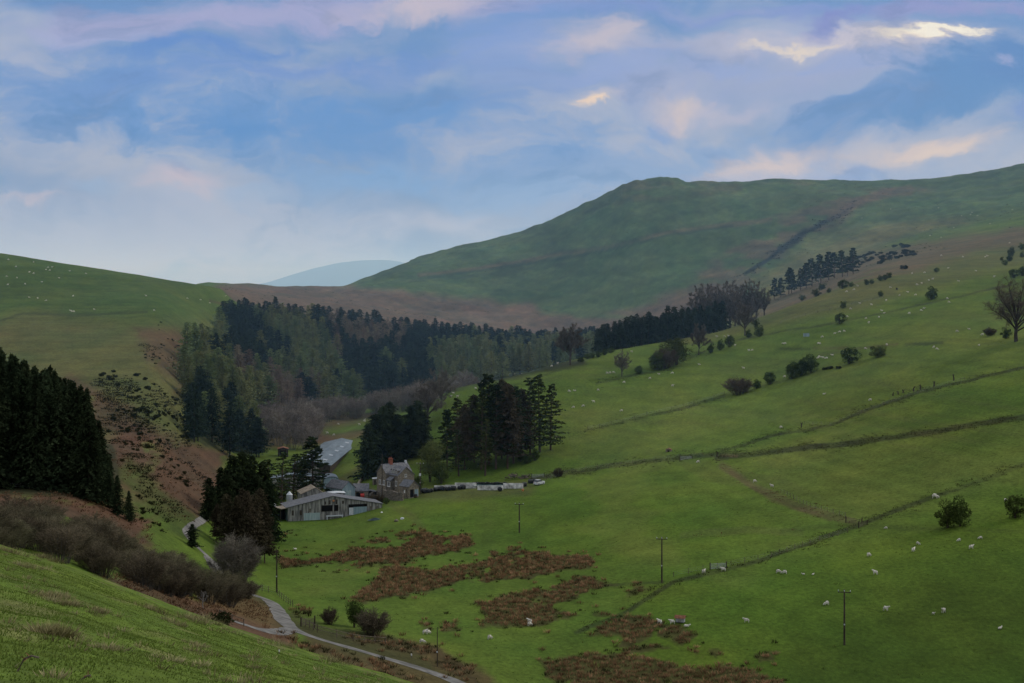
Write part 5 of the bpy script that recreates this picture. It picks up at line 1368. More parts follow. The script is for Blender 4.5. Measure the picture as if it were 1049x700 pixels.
# odds and ends on the grass below the barn
hp = MB(); V_ = []
for i in range(9):
    for j in range(5):
        V_.append((-2.2+i*.55, -.6+j*.3, (.62*math.sin(math.pi*i/8)*math.sin(math.pi*j/4))*(.8+.4*rt.random())-.05))
hp.add(V_, [(i*5+j, (i+1)*5+j, (i+1)*5+j+1, i*5+j+1) for i in range(8) for j in range(4)])
o = hp.build('sheeted_heap', M_GREENSHEET); o.location = spot(385, 533, 300, 470); tag(o, 'low heap under a dark green sheet on the grass below the barn', 'heap')
def rock(name, u, v, s, mat, label, cat, ymin=200, ymax=600):
    bm = bmesh.new(); bmesh.ops.create_icosphere(bm, subdivisions=2, radius=s)
    for vt in bm.verts: vt.co *= .8+.4*rt.random(); vt.co.z *= .75
    me = bpy.data.meshes.new(name); bm.to_mesh(me); bm.free(); o = link(name, me, None, mat); o.location = spot(u, v, ymin, ymax)+Vector((0, 0, s*.3)); return tag(o, label, cat)
rock('boulder', 406, 534.4, .6, M_STONE, 'grey boulder on the grass right of the sheeted heap', 'boulder')
rock('feed_bag', 412, 532, .5, M_PALE, 'white feed bag on the grass beside the grey boulder', 'bag')
rock('feed_bag', 391, 525.5, .3, M_WHITE, 'small white sack lying at the right end of the weathered barn', 'bag')
dk = place(empty('barrel'), spotY(425.6, 510, 456), 0); tag(dk, 'dark barrel before the outhouse of the farmhouse', 'barrel')
m = MB(); m.tube([(0, 0, 0), (0, 0, .25), (0, 0, .8), (0, 0, 1.05)], [.5, .58, .58, .5], 12); m.build('staves', M_BLACK, dk); m = MB(); m.tube([(0, 0, .3), (0, 0, .36)], .6, 12); m.build('hoop', M_RUST, dk)
# ------------------------------------------------------------------ lane
def lane(name, pts, width, label=None):
    P = [spot(u, v, y0, y1) for u, v, y0, y1 in pts]
    xs = np.array([p.x for p in P]); ys = np.array([p.y for p in P])
    t = np.r_[0, np.cumsum(np.hypot(np.diff(xs), np.diff(ys)))]
    tt = np.arange(0, t[-1], 1.2)
    x = pchip(t, xs, tt); y = pchip(t, ys, tt)
    for _ in range(3):
        x[1:-1] = (x[:-2]+x[1:-1]*2+x[2:])/4; y[1:-1] = (y[:-2]+y[1:-1]*2+y[2:])/4
    dx, dy = np.gradient(x), np.gradient(y); l = np.hypot(dx, dy); nx, ny = -dy/l, dx/l
    k = 7; off = np.linspace(-.5, .5, k)*width
    wob = 1+.22*(vnoise(tt/3.1, tt*0, 5)-.5)
    X = x[:, None]+nx[:, None]*off*wob[:, None]; Y = y[:, None]+ny[:, None]*off*wob[:, None]
    Zg = ground(X.ravel(), Y.ravel()).reshape(X.shape)
    crown = .09-.05*(np.abs(np.linspace(-1, 1, k))**2)
    V = np.stack([X, Y, Zg+crown], -1).reshape(-1, 3); n = len(tt)
    i, j = np.meshgrid(np.arange(n-1), np.arange(k-1), indexing='ij'); a = (i*k+j).ravel()
    o = link(name, fast_mesh(name, V, np.stack([a, a+1, a+k+1, a+k], -1), 4, (M_LANE,), smooth=True)); return tag(o, kind='structure')
lane('lane', [(216, 573, 250, 400), (224, 586, 250, 400), (240, 602, 220, 400), (256, 609, 220, 400),
              (270, 613, 220, 400), (280, 620, 220, 400), (287, 630, 200, 400), (295, 641, 200, 400), (312, 650, 180, 300), (340, 659, 180, 300), (370, 667, 180, 300), (400, 676, 180, 300), (430, 685, 180, 300), (456, 694, 180, 300), (476, 703, 180, 300), (510, 722, 180, 300)], 3.0)
lane('lane', [(216, 573, 250, 400), (205, 563, 250, 420), (196, 555, 250, 420), (191, 548, 250, 420), (195, 541, 250, 420), (205, 534, 250, 420), (222, 527, 250, 430), (245, 524, 250, 440)], 1.5)
lane('lane', [(299, 645, 180, 300), (284, 648, 180, 300), (268, 646, 180, 300), (250, 640, 160, 300), (232, 634, 160, 300)]  , 2.4)

# ------------------------------------------------------------------ poles
def pole(u, v, px, label, arm=True, Y=None, k=1.0):
    p = spot(u, v, 180, 600) if Y is None else at(u, Y); H = pxh(px, p.y)
    o = place(empty('utility_pole'), p, math.radians(-12)); tag(o, label, 'utility pole')
    m = MB(); m.tube([(0, 0, -1), (0, 0, H*.6), (0, 0, H)], [.17*k, .14*k, .11*k], 8); m.build('pole', M_WOODD, o)
    if arm:
        m = MB(); m.box(-1.05, 1.05, -.17, -.06, H-.5, H-.36); a = m.build('crossarm', M_WOODD, o)
        for x in (-.95, 0, .95):
            m = MB(); m.tube([(x, -.115, H-.36), (x, -.115, H-.22), (x, -.115, H-.08)], [.03, .08, .05], 6); m.build('insulator', M_PALE, a)
    m = MB(); m.box(-.09, .09, -.20, -.15, H*.36, H*.36+.22); m.build('plate', M_PALE, o)
    return o
pole(865, 661, 57, 'nearest utility pole with a crossarm in the lower right field')
pole(678, 597, 47, 'utility pole with a crossarm beside the fence in the middle of the lower field')
pole(532, 546, 31, 'small distant utility pole with a crossarm on the grass below the silage wall')
pole(283.5, 607, 44, 'utility pole on the left beside the bend of the lane', False)
pole(448, 683, 40, 'thin plain pole right of the lane near the bottom of the view', False, None, .5)
pf = pole(430.5, 505, 33, 'utility pole with a pale box between the farmhouse and the bales', True, 466)
m = MB(); m.box(-.25, .25, -.5, -.16, 5.4, 6.1); m.build('meter_box', M_PALE, pf)
pole(391.5, 512, 50, 'tall plain pole before the left end of the farmhouse', False, 456)

# ------------------------------------------------------------------ fences, gates
def fence(pts, label, step=3.2, h=1.05, r=.055, wires=3, rails=0, ymin=200, ymax=1200, mat=None, top=0.0):
    P = [spot(u, v, ymin, ymax) for u, v in pts]; mat = mat or M_WOOD
    o = empty('fence', P[0]); tag(o, label, 'fence'); rr = random.Random(len(label))
    Q = []
    for a, b in zip(P[:-1], P[1:]):
        k = max(1, int((b-a).length/step))
        for i in range(k): Q.append(a.lerp(b, i/k))
    Q.append(P[-1]); Q = [Vector((q.x, q.y, float(ground(q.x, q.y))))-o.location for q in Q]
    Q = Q[:98]
    for q in Q:
        m = MB(); m.tube([q-Vector((0, 0, .4)), q+Vector((rr.uniform(-.05, .05), rr.uniform(-.05, .05), h*(.9+.2*rr.random())))], r, 5); m.build('post', mat, o)
    for k in range(wires):
        m = MB(); z = h*(.35+.6*k/max(1, wires-1)); m.tube([q+Vector((0, 0, z-.05)) for q in Q], .008, 3); m.build('wire', M_STEEL, o)
    for k in range(rails):
        m = MB(); z = h*(.4+.5*k/max(1, rails-1)); m.tube([q+Vector((0, -.06, z)) for q in Q], .045, 4); m.build('rail', mat, o)
    return o
fence([(560, 489), (600, 481), (660, 473), (720, 467)], 'post and wire fence along the dark track from the farm end')
fence([(742, 404), (700, 417), (650, 429), (602, 440)], 'post and wire fence on the faint line below the wide brown bush', 4.5)
fence([(800, 331), (850, 318), (905, 306)], 'post and wire fence along the top edge of the green pasture', 5.0, ymin=600)
fence([(824, 435), (850, 436), (905, 415), (940, 403), (988, 390)], 'post and wire fence with old stumps across the right field', 3.6)
fence([(690, 591), (735, 582), (790, 571), (830, 557), (868, 546)], 'post and wire fence at the foot of the slope beside the middle utility pole', 2.6)
fence([(800, 505), (830, 520), (866, 530)], 'post and wire fence along the bare earth bank in the right field', 2.6)
fence([(309, 640), (325, 648), (345, 653), (362, 657), (395, 660)], 'post and rail fence in the hollow right of the lane', 2.0, 1.15, .07, 0, 2, 190, 330)
fence([(262, 605), (275, 607), (284, 610), (300, 622)], 'short post and wire fence by the pole at the lane bend', 1.8, 1.2, .06, 3, 0, 220, 400)
fence([(225, 633), (238, 638), (250, 642)], 'short dark post and rail fence at the side lane', 1.5, 1.1, .07, 0, 2, 150, 300)
fence([(0, 500), (30, 501), (62, 503), (98, 506)], 'post and wire fence along the foot of the dark left stand', 2.6, ymin=240, ymax=330)
fence([(560, 492), (575, 488)], 'few posts beside the brown bush at the end of the silage yard', 1.4)
def gate(u, v, Wd, rz, label, mat, ymin=200, ymax=600, bars=5):
    o = place(empty('field_gate'), spot(u, v, ymin, ymax), math.radians(rz)); tag(o, label, 'gate')
    for x in (-.12, Wd+.12):
        m = MB(); m.tube([(x, 0, -.5), (x, 0, 1.45)], .10, 6); m.build('post', M_WOODD, o)
    m = MB()
    for k in range(bars): m.tube([(0, 0, .22+k*.9/(bars-1)), (Wd, 0, .22+k*.9/(bars-1))], .028, 4)
    for x in (0, Wd): m.tube([(x, 0, .18), (x, 0, 1.16)], .035, 4)
    m.tube([(0, 0, .22), (Wd, 0, 1.12)], .025, 4); m.build('frame', mat, o); return o
gate(728, 584, 3.3, 20, 'metal field gate in the fence right of the middle utility pole', M_STEEL)
gate(545, 490, 3.6, 12, 'grey metal gate above the end of the silage yard', M_STEEL)
gate(697, 472, 3.4, 10, 'pale metal gate where the dark track meets the fence', M_STEEL)
gate(867, 536, 3.6, -40, 'weathered gate at the foot of the bare bank in the right field', M_WOOD)
gate(880, 541, 2.6, 40, 'weathered gate standing at an angle to the one on the bare bank', M_WOOD)
gate(309, 642, 2.2, 35, 'wooden gate beside the lane at the fence of the hollow', M_WOOD, 190, 330)
sg = place(empty('notice_board'), spot(826, 346, 600, 900), 0); tag(sg, 'pale grey board on posts in the pasture below the hill pines', 'board')
m = MB(); m.box(-1.2, 1.2, -.06, 0, .4, 1.7); m.build('board', M_BLUEWALL, sg)
for x in (-1.0, .9):
    m = MB(); m.box(x, x+.12, .005, .1, -.5, 1.7); m.build('post', M_WOOD, sg)
for u, v, h in ((821, 438, 1.5), (925, 402.5, 1.0), (936, 401, 1.5), (943, 399.5, 1.6), (957, 396, 1.7), (977, 390, 1.9), (915, 405.5, 1.0), (920, 404, .9), (734.5, 468, 1.2)):
    p = spot(u, v, 330, 700); rr = random.Random(int(u))
    o = empty('tree_stump', p); tag(o, 'short broken tree stump standing on the fence line', 'stump', 'broken stumps along the right field fence')
    m = MB(); m.tube([(0, 0, -.4), (rr.uniform(-.1, .1), 0, h*.5), (rr.uniform(-.3, .3), 0, h)], [.26, .2, .11], 6); m.build('trunk', M_WOODD, o)
    m = MB(); m.tube([(0, 0, h*.6), (rr.uniform(-.8, .8), 0, h*1.02)], [.12, .05], 4); m.build('branch', M_WOODD, o)
for u, v, l, y0, y1 in ((286, 680, 'white marker post on the near grass slope', 60, 110), (421.5, 674, 'white marker post beside the lane near the bottom', 150, 300)):
    p = spot(u, v, y0, y1); o = empty('marker_post', p); tag(o, l, 'marker post'); q = 4.0*p.y/F
    m = MB(); w__ = q*.13; m.box(-w__, w__, -w__, w__, -.2, q*.55); m.build('post', M_WOOD, o); m = MB(); m.box(-w__*1.1, w__*1.1, -w__*1.1, w__*1.1, q*.55+.002, q); m.build('cap', M_WHITE, o)
# sheep feeder with a rusty red roof
fd = place(empty('sheep_shelter'), spot(697, 638, 200, 360), math.radians(-18)); tag(fd, 'little sheep feeder with a rusty red roof among the rushes', 'feeder')
m = MB(); m.box(-.75, .75, -.45, .45, .15, .75); m.build('trough', M_STEEL, fd)
m = MB(); m.prism([(-.95, -.75, .85), (-.95, 0, 1.25), (-.95, .75, .85), (-.95, 0, 1.31)], (1.9, 0, 0)); m.build('roof', M_RUST, fd)
for x in (-.7, .7):
    for y in (-.4, .4):
        m = MB(); m.box(x-.04, x+.04, y-.04, y+.04, -.2, 1.0); m.build('leg', M_WOODD, fd)

# ------------------------------------------------------------------ sheep
M_WOOL = bpy.data.materials.new('wool'); 
M_WOOL = mat_noise('wool', (.42, .385, .32), (.64, .60, .52), 6, 1, .05, 4, bump=.3, rand=.12)
M_WOOLB = mat_noise('dark_wool', (.02, .017, .014), (.05, .042, .035), 6, 1, .05, 4)
def sheep_mesh(name, pose, mat):
    """one continuous body grown from a skeleton"""
    me = bpy.data.meshes.new(name); bm = bmesh.new(); rad = []
    def vv(p, r): v = bm.verts.new(p); rad.append(r); return v
    if pose == 'lie': zb, leg = .30, 0
    else: zb, leg = .55, 1
    rump = vv((-.42, 0, zb+.02), (.20, .22)); mid = vv((-.08, 0, zb-.02), (.25, .27)); sh = vv((.26, 0, zb+.02), (.20, .24))
    bm.edges.new((rump, mid)); bm.edges.new((mid, sh))
    if pose == 'graze': neck = vv((.46, 0, zb-.12), (.12, .13)); hd = vv((.60, .0, .22), (.085, .09)); nose = vv((.70, 0, .08), (.05, .055))
    else: neck = vv((.46, 0, zb+.20), (.11, .12)); hd = vv((.60, .03, zb+.33), (.09, .09)); nose = vv((.76, .05, zb+.26), (.05, .055))
    bm.edges.new((sh, neck)); bm.edges.new((neck, hd)); bm.edges.new((hd, nose))
    for s in (-1, 1):
        ear = vv((hd.co.x-.03, hd.co.y+s*.13, hd.co.z+.03), (.025, .03)); bm.edges.new((hd, ear))
    tail = vv((-.60, 0, zb-.12), (.04, .04)); bm.edges.new((rump, tail))
    if leg:
        for root, x, back in ((sh, .27, 0), (rump, -.40, 1)):
            for s in (-1, 1):
                k = vv((x-.03+(.07 if back else 0), s*.13, .33), (.075, .075)); ho = vv((x-(.09 if back else -.01), s*.13, .19), (.045, .045)); f = vv((x, s*.13, 0.0), (.04, .04))
                bm.edges.new((root, k)); bm.edges.new((k, ho)); bm.edges.new((ho, f))
    bm.to_mesh(me); bm.free()
    o = bpy.data.objects.new(name, me); COL.objects.link(o)
    sk = o.modifiers.new('skin', 'SKIN'); sk.use_smooth_shade = True
    for i, r in enumerate(rad): me.skin_vertices[0].data[i].radius = r
    me.skin_vertices[0].data[1].use_root = True
    ss = o.modifiers.new('sub', 'SUBSURF'); ss.levels = 1; ss.render_levels = 1
    dg = bpy.context.evaluated_depsgraph_get(); e = bpy.data.meshes.new_from_object(o.evaluated_get(dg))
    e.name = name; bpy.data.objects.remove(o); bpy.data.meshes.remove(me)
    e.materials.clear(); e.materials.append(mat); return e
S_STAND = sheep_mesh('sheep_standing', 'stand', M_WOOL); S_GRAZE = sheep_mesh('sheep_grazing', 'graze', M_WOOL); S_LIE = sheep_mesh('sheep_lying', 'lie', M_WOOL); S_BLACK = sheep_mesh('sheep_dark', 'stand', M_WOOLB)
rs = random.Random(12)
def sheep(u, v, label, group=None, ymin=150, ymax=2000, me=None, s=1.0):
    me = me or rs.choice((S_STAND, S_GRAZE, S_GRAZE, S_LIE))
    p = spot(u, v+1.0, ymin, ymax); o = link('sheep', me); o.location = p
    o.rotation_euler = (0, 0, rs.choice((0, math.pi))+rs.uniform(-.9, .9)); o.scale = (s*.92,)*3
    return tag(o, label, 'sheep', group)
def crop(pts, x0, y0, k): return [(x0+x/k, y0+y/k) for x, y in pts]
R1 = crop([(10,672),(135,672),(148,648),(193,635),(210,630),(227,627),(237,575),(305,582),(315,597),(352,577),(362,553),(370,562),(250,547),(325,533),(283,527),(378,517),(425,499),(455,486),(483,497),(503,553),(513,545),(460,563),(597,510),(603,523),(632,628),(675,620),(637,448),(722,640),(710,678),(548,685),(560,692),(380,676),(303,690),(545,440),(530,445),(505,455),(488,460),(393,470),(470,420),(515,417),(740,357),(733,360),(653,360),(765,432),(235,485),(262,478),(275,465),(700,410),(600,400),(575,355)], 800, 160, 3.502)
R0 = crop([(830,190),(685,200),(680,208),(648,212),(705,212),(565,183),(290,220),(394,188),(575,290),(820,310),(535,283),(620,255),(750,240)], 800, 160, 3.502)
R2 = crop([(137,320),(45,348),(28,390),(128,422),(230,306),(262,290),(310,287),(311,333),(407,256),(565,270),(584,206),(596,205),(706,181),(714,181),(838,180),(832,233),(837,229),(850,233),(862,234),(883,222),(854,362),(1019,384),(700,482),(402,606),(606,676),(667,694),(77,287),(88,286),(100,285),(165,211),(712,300),(535,188),(470,155),(498,155),(512,155)], 600, 300, 3.497)
R3 = crop([(500,258),(512,257),(541,266),(552,263),(577,262),(586,247),(599,253),(445,275),(445,283),(408,282),(470,270),(268,330),(305,342),(330,325),(215,370),(240,372),(245,388),(225,358),(385,295),(640,352),(660,350),(690,405),(655,410),(595,520),(703,218)], 400, 300, 3.497)
RL = crop([(30,90),(57,115),(120,99),(165,125),(172,118),(178,128),(187,116),(105,135),(120,139),(24,150),(60,155),(90,177),(28,180),(150,169),(212,155),(250,130),(308,140),(105,225),(135,228),(165,237),(262,220),(338,268),(253,272),(258,276),(265,276),(523,220),(552,272),(671,229),(718,234),(751,245),(808,220),(838,285)], 0, 240, 3.497)
RV = crop([(505,75),(620,78),(648,50),(648,58),(482,133),(447,123),(660,100)], 250, 420, 5.245)
for u, v in R1: sheep(u, v, 'white sheep scattered on the high right pasture above the hedge line', 'sheep on the high right pasture', 330, 1200)
for u, v in R0: sheep(u, v, 'white sheep far up the right shoulder of the big hill', 'sheep on the big hill', 900, 2000)
for u, v in R2: sheep(u, v, 'white sheep on the middle right fields around the hedge line', 'sheep on the middle fields', 330, 1000)
for u, v in R3: sheep(u, v, 'white sheep on the field between the farm grove and the crest', 'sheep on the crest field', 330, 900)
for u, v in RL: sheep(u, v, 'white sheep scattered on the left hill near its skyline', 'sheep on the left hill', 400, 1100)
for u, v in RV: sheep(u, v, 'white sheep on the grass strip beyond the long grey barn', 'sheep beyond the long barn', 470, 760)
LAMB = 'small white lamb '
for x, y, l, me, s in ((12,303,'white sheep grazing left of the two lambs above the nearest pole', S_GRAZE, 1), (80,306,'left of two small white lambs above the nearest utility pole', S_LIE, .6), (115,307,'right of two small white lambs above the nearest utility pole', S_LIE, .6),
      (163,415,'white sheep just left of the top of the nearest utility pole', S_GRAZE, 1), (338,305,'white sheep facing away in the middle of the near right field', S_STAND, 1.05), (316,240,'white sheep below the foot of the bare earth bank', S_GRAZE, 1),
      (476,223,'white sheep grazing left below the joined dark thorns', S_STAND, 1.05), (492,198,'small sheep nearest the left side of the joined dark thorns', S_GRAZE, .8), (377,435,'white sheep standing side on to the right of the nearest pole', S_STAND, 1.05),
      (547,449,'white lamb at the left side of its mother in the near right field', S_STAND, .55), (583,443,'white sheep with its lamb at its left side in the near right field', S_STAND, 1.1), (786,502,'white sheep lying lowest near the right edge of the view', S_LIE, .9),
      (683,213,'white sheep right below the joined dark thorns', S_STAND, 1), (715,178,'white sheep between the joined thorns and the right edge thorn', S_GRAZE, .8), (638,186,'sheep in the shade at the foot of the joined dark thorns', S_GRAZE, .8),
      (807,43,'white sheep above the thorn at the right edge', S_GRAZE, .9), (554,32,'large pale sheep lying by the bank at the corner of the near right field', S_GRAZE, 1.4), (376,142,'small sheep close to the weathered gates', S_GRAZE, .7)):
    u, v = 800+x/3.502, 500+y/3.502; sheep(u, v+.6, l, None, 200, 480, me, s)
for x, y, l, me in ((773,300,'white sheep at the left side of the metal field gate', S_STAND), (842,293,'white sheep at the right side of the metal field gate', S_STAND), (1041,300,'white sheep alone on the grass right of the metal field gate', S_GRAZE), (925,477,'white sheep alone right of the rusty red feeder', S_STAND),
      (614,481,'white sheep furthest left of the feeder beside the rushes', S_STAND), (659,482,'white sheep just left of the rusty red feeder', S_STAND), (712,494,'small sheep lying just right below the rusty red feeder', S_LIE), (148,479,'upper of two white sheep touching beside the brown rushes', S_STAND),
      (150,489,'lower of two white sheep touching beside the brown rushes', S_GRAZE), (7,537,'white sheep left of the rush bands at the bottom of the field', S_GRAZE)):
    sheep(500+x/3.497, 500+y/3.497+.6, l, None, 200, 420, me, 1.0)
for x, y, l, me in ((718,518,'left of two white sheep above the thin plain pole', S_STAND), (731,518,'right of two white sheep above the thin plain pole', S_GRAZE), (709,551,'white sheep left of the top of the thin plain pole', S_GRAZE), (253,217,'small white sheep below the left end of the barn', S_LIE)):
    sheep(230+x/3.497, 500+y/3.497+.6, l, None, 200, 460, me, .95)
for u, v, s, l in ((918.5, 296.5, 1.4, 'single black animal among the sheep on the high right pasture'),): sheep(u, v, l, None, 400, 1100, S_BLACK, s)

# ------------------------------------------------------------------ rushes: brown clumps nobody could count
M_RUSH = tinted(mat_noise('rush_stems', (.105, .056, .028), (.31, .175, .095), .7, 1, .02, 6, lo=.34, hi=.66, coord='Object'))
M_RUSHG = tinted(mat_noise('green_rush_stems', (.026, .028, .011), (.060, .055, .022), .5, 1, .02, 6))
c1 = lambda P: crop(P, 230, 500, 3.497); c2 = lambda P: crop(P, 500, 500, 3.497)
RUSH = [(c1([(180,262),(280,250),(340,240),(430,235),(520,215),(620,205),(700,160),(870,165),(905,200),(830,225),(720,245),(640,270),(480,280),(320,275),(180,290)]), 1.0),
        (c1([(515,180),(560,160),(600,165),(600,185),(530,195)]), .9), (c1([(610,160),(680,148),(745,155),(740,170),(620,178)]), .9),
        (c1([(450,395),(540,330),(530,300),(620,275),(760,290),(840,270),(960,240),(1060,228),(1060,330),(880,345),(720,375),(600,395),(500,408)]), 1.0),
        (c1([(335,290),(420,280),(560,280),(560,300),(350,312)]), .45), (c1([(180,145),(260,148),(240,165),(180,168)]), .5), (c1([(180,235),(270,225),(330,240),(200,262)]), .6), (c1([(280,205),(400,195),(500,210),(520,222),(420,230)]), .22),
        (c2([(0,230),(60,225),(150,212),(220,215),(280,235),(370,260),(370,290),(260,300),(160,330),(0,335)]), 1.0), (c2([(-60,400),(0,400),(80,385),(200,355),(330,318),(480,345),(450,355),(380,370),(300,400),(250,440),(340,460),(200,492),(0,497)]), 1.0),
        (c2([(480,390),(550,350),(600,365),(500,397)]), .8), (c2([(0,375),(60,360),(180,350),(160,370),(40,385)]), .4),
        (c2([(320,528),(400,495),(470,458),(600,462),(640,470),(700,505),(740,520),(690,568),(640,540),(560,540),(500,572),(430,575),(480,532),(400,522)]), .95), (c2([(370,455),(410,435),(470,448),(400,462)]), .8), (c2([(720,565),(780,555),(860,590),(840,602),(770,612)]), .85),
        (c2([(195,622),(380,590),(560,555),(640,570),(500,600),(640,620),(760,655),(850,625),(920,640),(960,660),(1049,700),(1049,760),(260,760),(300,700),(200,680)]), 1.0), (c2([(965,592),(1035,590),(1040,628),(985,625)]), .85), (c2([(820,540),(870,550),(850,560)]), .7), (c2([(730,525),(790,530),(760,540)]), .3),
        (c1([(430,538),(560,540),(660,545),(740,560),(830,610),(930,690),(930,740),(840,690),(760,640),(700,600),(560,575)]), .7), (c1([(170,510),(260,540),(420,590),(600,640),(700,700),(560,680),(400,610),(260,560)]), .75), (c1([(240,435),(330,430),(340,460),(260,465)]), .6), (c1([(700,490),(900,470),(940,430),(1060,380),(1060,470),(860,520),(720,530)]), .75),
        (c1([(960,380),(1040,365),(1060,372),(980,392)]), .5), (c1([(560,425),(610,428),(600,435)]), .6), (c1([(650,435),(740,438),(720,450)]), .5)]
rr = np.random.default_rng(23)
mask = np.zeros((NC, NR)); WUo, WVo = WU, WV
for P, dens in RUSH:
    mask = np.maximum(mask, pmask(P, 3.5, 11, 190, 470)*dens)
cl_n = .55*fbm(XX/2.2, YY/6, 3, 161)+.45*fbm(XX/9, YY/22, 3, 163)
m2 = mask*sstep(.355, .46, cl_n+.34*(mask-.70))
# jittered grid of clumps over the whole valley floor, kept where the mask says
gx, gy = np.meshgrid(np.arange(-75, 75, 1.0), np.arange(195, 460, 2.0)); gx = gx.ravel()+rr.uniform(-.4, .4, gx.size); gy = gy.ravel()+rr.uniform(-.8, .8, gy.size)
gu = CU+gx*F/gy; ok_ = (gu > -30) & (gu < 1085)
gx, gy, gu = gx[ok_], gy[ok_], gu[ok_]
mv = bil(m2, gu, gy); mraw = bil(mask, gu, gy)
near_ = bil(np.maximum.reduce([mask, np.roll(mask, 8, 0), np.roll(mask, -8, 0), np.roll(mask, 6, 1), np.roll(mask, -6, 1)]), gu, gy)
keep = (rr.random(len(gx)) < mv*1.05) | ((near_ > .3) & (rr.random(len(gx)) < .07))
gx, gy, mv = gx[keep], gy[keep], mv[keep]; gz = ground(gx, gy)
def tufts(px, py, pz, rng, n, h, w, lean, wid):
    N_ = len(px); P = np.repeat(np.stack([px, py, pz-.05], -1), n, 0)
    off = rng.normal(size=(N_*n, 2)); P[:, :2] += off*w
    D = np.stack([off[:, 0]*lean+rng.normal(size=N_*n)*lean*.5, off[:, 1]*lean+rng.normal(size=N_*n)*lean*.5, np.ones(N_*n)], 1)
    L = np.repeat(h, n)*(.6+.5*rng.random(N_*n))
    return kites(P, D, L, wid*(.6+.8*rng.random(N_*n)), rng)
edge = mv < .75
ed = rr.random(len(gx)) < np.where(edge, .55, .10)
Vb = tufts(gx[~ed], gy[~ed], gz[~ed], rr, 26, .62+.4*rr.random((~ed).sum()), .21, .42, .075)
Vg = tufts(gx[ed], gy[ed], gz[ed], rr, 22, .5+.35*rr.random(ed.sum()), .19, .42, .08)
print('rush clumps', len(gx))
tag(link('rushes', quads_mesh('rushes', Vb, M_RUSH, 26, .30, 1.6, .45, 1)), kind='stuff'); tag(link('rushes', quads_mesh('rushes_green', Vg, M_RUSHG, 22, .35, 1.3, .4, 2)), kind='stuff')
# brown ground beneath them
gm = np.clip(m2*1.1, 0, 1)[..., None]
cov2 = cov+(np.array((.050, .036, .018))*(.7+.6*nC)[..., None]-cov)*gm*.75
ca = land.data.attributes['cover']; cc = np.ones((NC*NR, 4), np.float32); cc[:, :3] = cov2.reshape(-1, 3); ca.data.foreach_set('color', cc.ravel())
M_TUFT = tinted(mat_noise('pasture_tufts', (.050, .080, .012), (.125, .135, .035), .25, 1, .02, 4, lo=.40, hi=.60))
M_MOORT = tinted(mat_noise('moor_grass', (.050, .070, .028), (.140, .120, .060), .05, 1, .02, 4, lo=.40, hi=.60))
# bracken litter and dark heather: low cover on the steep left side, the bank above the lane and the gully of the big hill
M_BRACK = tinted(mat_noise('dead_bracken', (.070, .038, .020), (.165, .092, .050), .6, 1, .02, 5, lo=.34, hi=.66))
M_HEATH = tinted(mat_noise('heather', (.014, .016, .009), (.045, .042, .022), .5, 1, .02, 5))
def cover(name, polys, y0, y1, sx, sy, mat, n, h, w, wid, thr, seed, xr=(-170, 40), lean=.8, foot=.4, tip=1.35):
    r = np.random.default_rng(seed); mk = np.zeros((NC, NR))
    for P, d in polys: mk = np.maximum(mk, (pmask(P, 5, 12, y0, y1) if len(P) > 3 or True else 0)*d)
    gx, gy = np.meshgrid(np.arange(xr[0], xr[1], sx), np.arange(y0, y1, sy)); gx = gx.ravel()+r.uniform(-.5, .5, gx.size)*sx; gy = gy.ravel()+r.uniform(-.5, .5, gy.size)*sy
    gu = CU+gx*F/gy; k = (gu > -38) & (gu < 1088); gx, gy, gu = gx[k], gy[k], gu[k]
    q = bil(mk, gu, gy)*sstep(thr, thr+.12, fbm(gx/(sx*5), gy/(sy*5), 3, seed))
    k = r.random(len(gx)) < q; gx, gy = gx[k], gy[k]
    V = tufts(gx, gy, ground(gx, gy), r, n, h*(.6+.8*r.random(len(gx))), w, lean, wid)
    print(name, len(gx)); return tag(link(name, quads_mesh(name, V, mat, n, foot, tip, .4, seed)), kind='stuff')
cover('bracken', [([(-38, 497), (40, 502), (110, 507), (150, 527), (160, 555), (100, 560), (-38, 530)], .9), ([(110, 470), (130, 432), (165, 440), (205, 455), (230, 462), (215, 500), (190, 535), (150, 520)], .8), ([(70, 385), (120, 410), (160, 440), (150, 460), (95, 440)], .6)], 255, 520, 1.3, 3.2, M_BRACK, 10, .5, .38, .13, .36, 301)
cover('bracken', [([(100, 588), (150, 592), (240, 628), (258, 612), (268, 620), (277, 634), (250, 634), (200, 634)], .95)], 120, 320, .8, 1.6, M_BRACK, 12, .45, .28, .09, .34, 303, (-90, 0))
cover('heather', [([(100, 392), (130, 388), (205, 412), (210, 440), (160, 445), (104, 420)], .95), ([(110, 416), (195, 426), (210, 456), (150, 462), (112, 445)], .95), ([(112, 445), (150, 445), (200, 478), (212, 500), (150, 500)], .85), ([(140, 500), (180, 515), (175, 545), (140, 545)], .6), ([(140, 350), (180, 346), (225, 362), (205, 385), (150, 375)], .35)], 300, 640, 1.0, 2.6, M_HEATH, 13, .75, .45, .18, .43, 305)
cover('heather', [([(762, 280), (790, 259), (806, 244), (826, 233), (852, 219), (876, 208), (876, 214), (852, 226), (828, 240), (808, 254), (790, 266), (766, 282)], 1.0)], 1100, 1900, 3.0, 7.0, M_HEATH, 10, 1.5, 1.0, .6, .30, 307, (150, 420))
cover('pasture_tufts', [([(440, 400), (700, 345), (860, 295), (1088, 250), (1088, 720), (470, 720), (300, 600), (285, 540), (430, 520)], .55)], 205, 760, 2.2, 3.6, M_TUFT, 7, .22, .30, .10, .44, 311, (-60, 260), 1.0, .7, 1.1)
cover('earth_tufts', [([(738, 476), (752, 480), (800, 505), (870, 530), (868, 538), (820, 530), (770, 505)], .55), ([(700, 545), (760, 541), (820, 544), (800, 550), (720, 552)], .2)], 280, 500, .9, 2.0, M_BRACK, 8, .35, .3, .12, .46, 317, (20, 120))
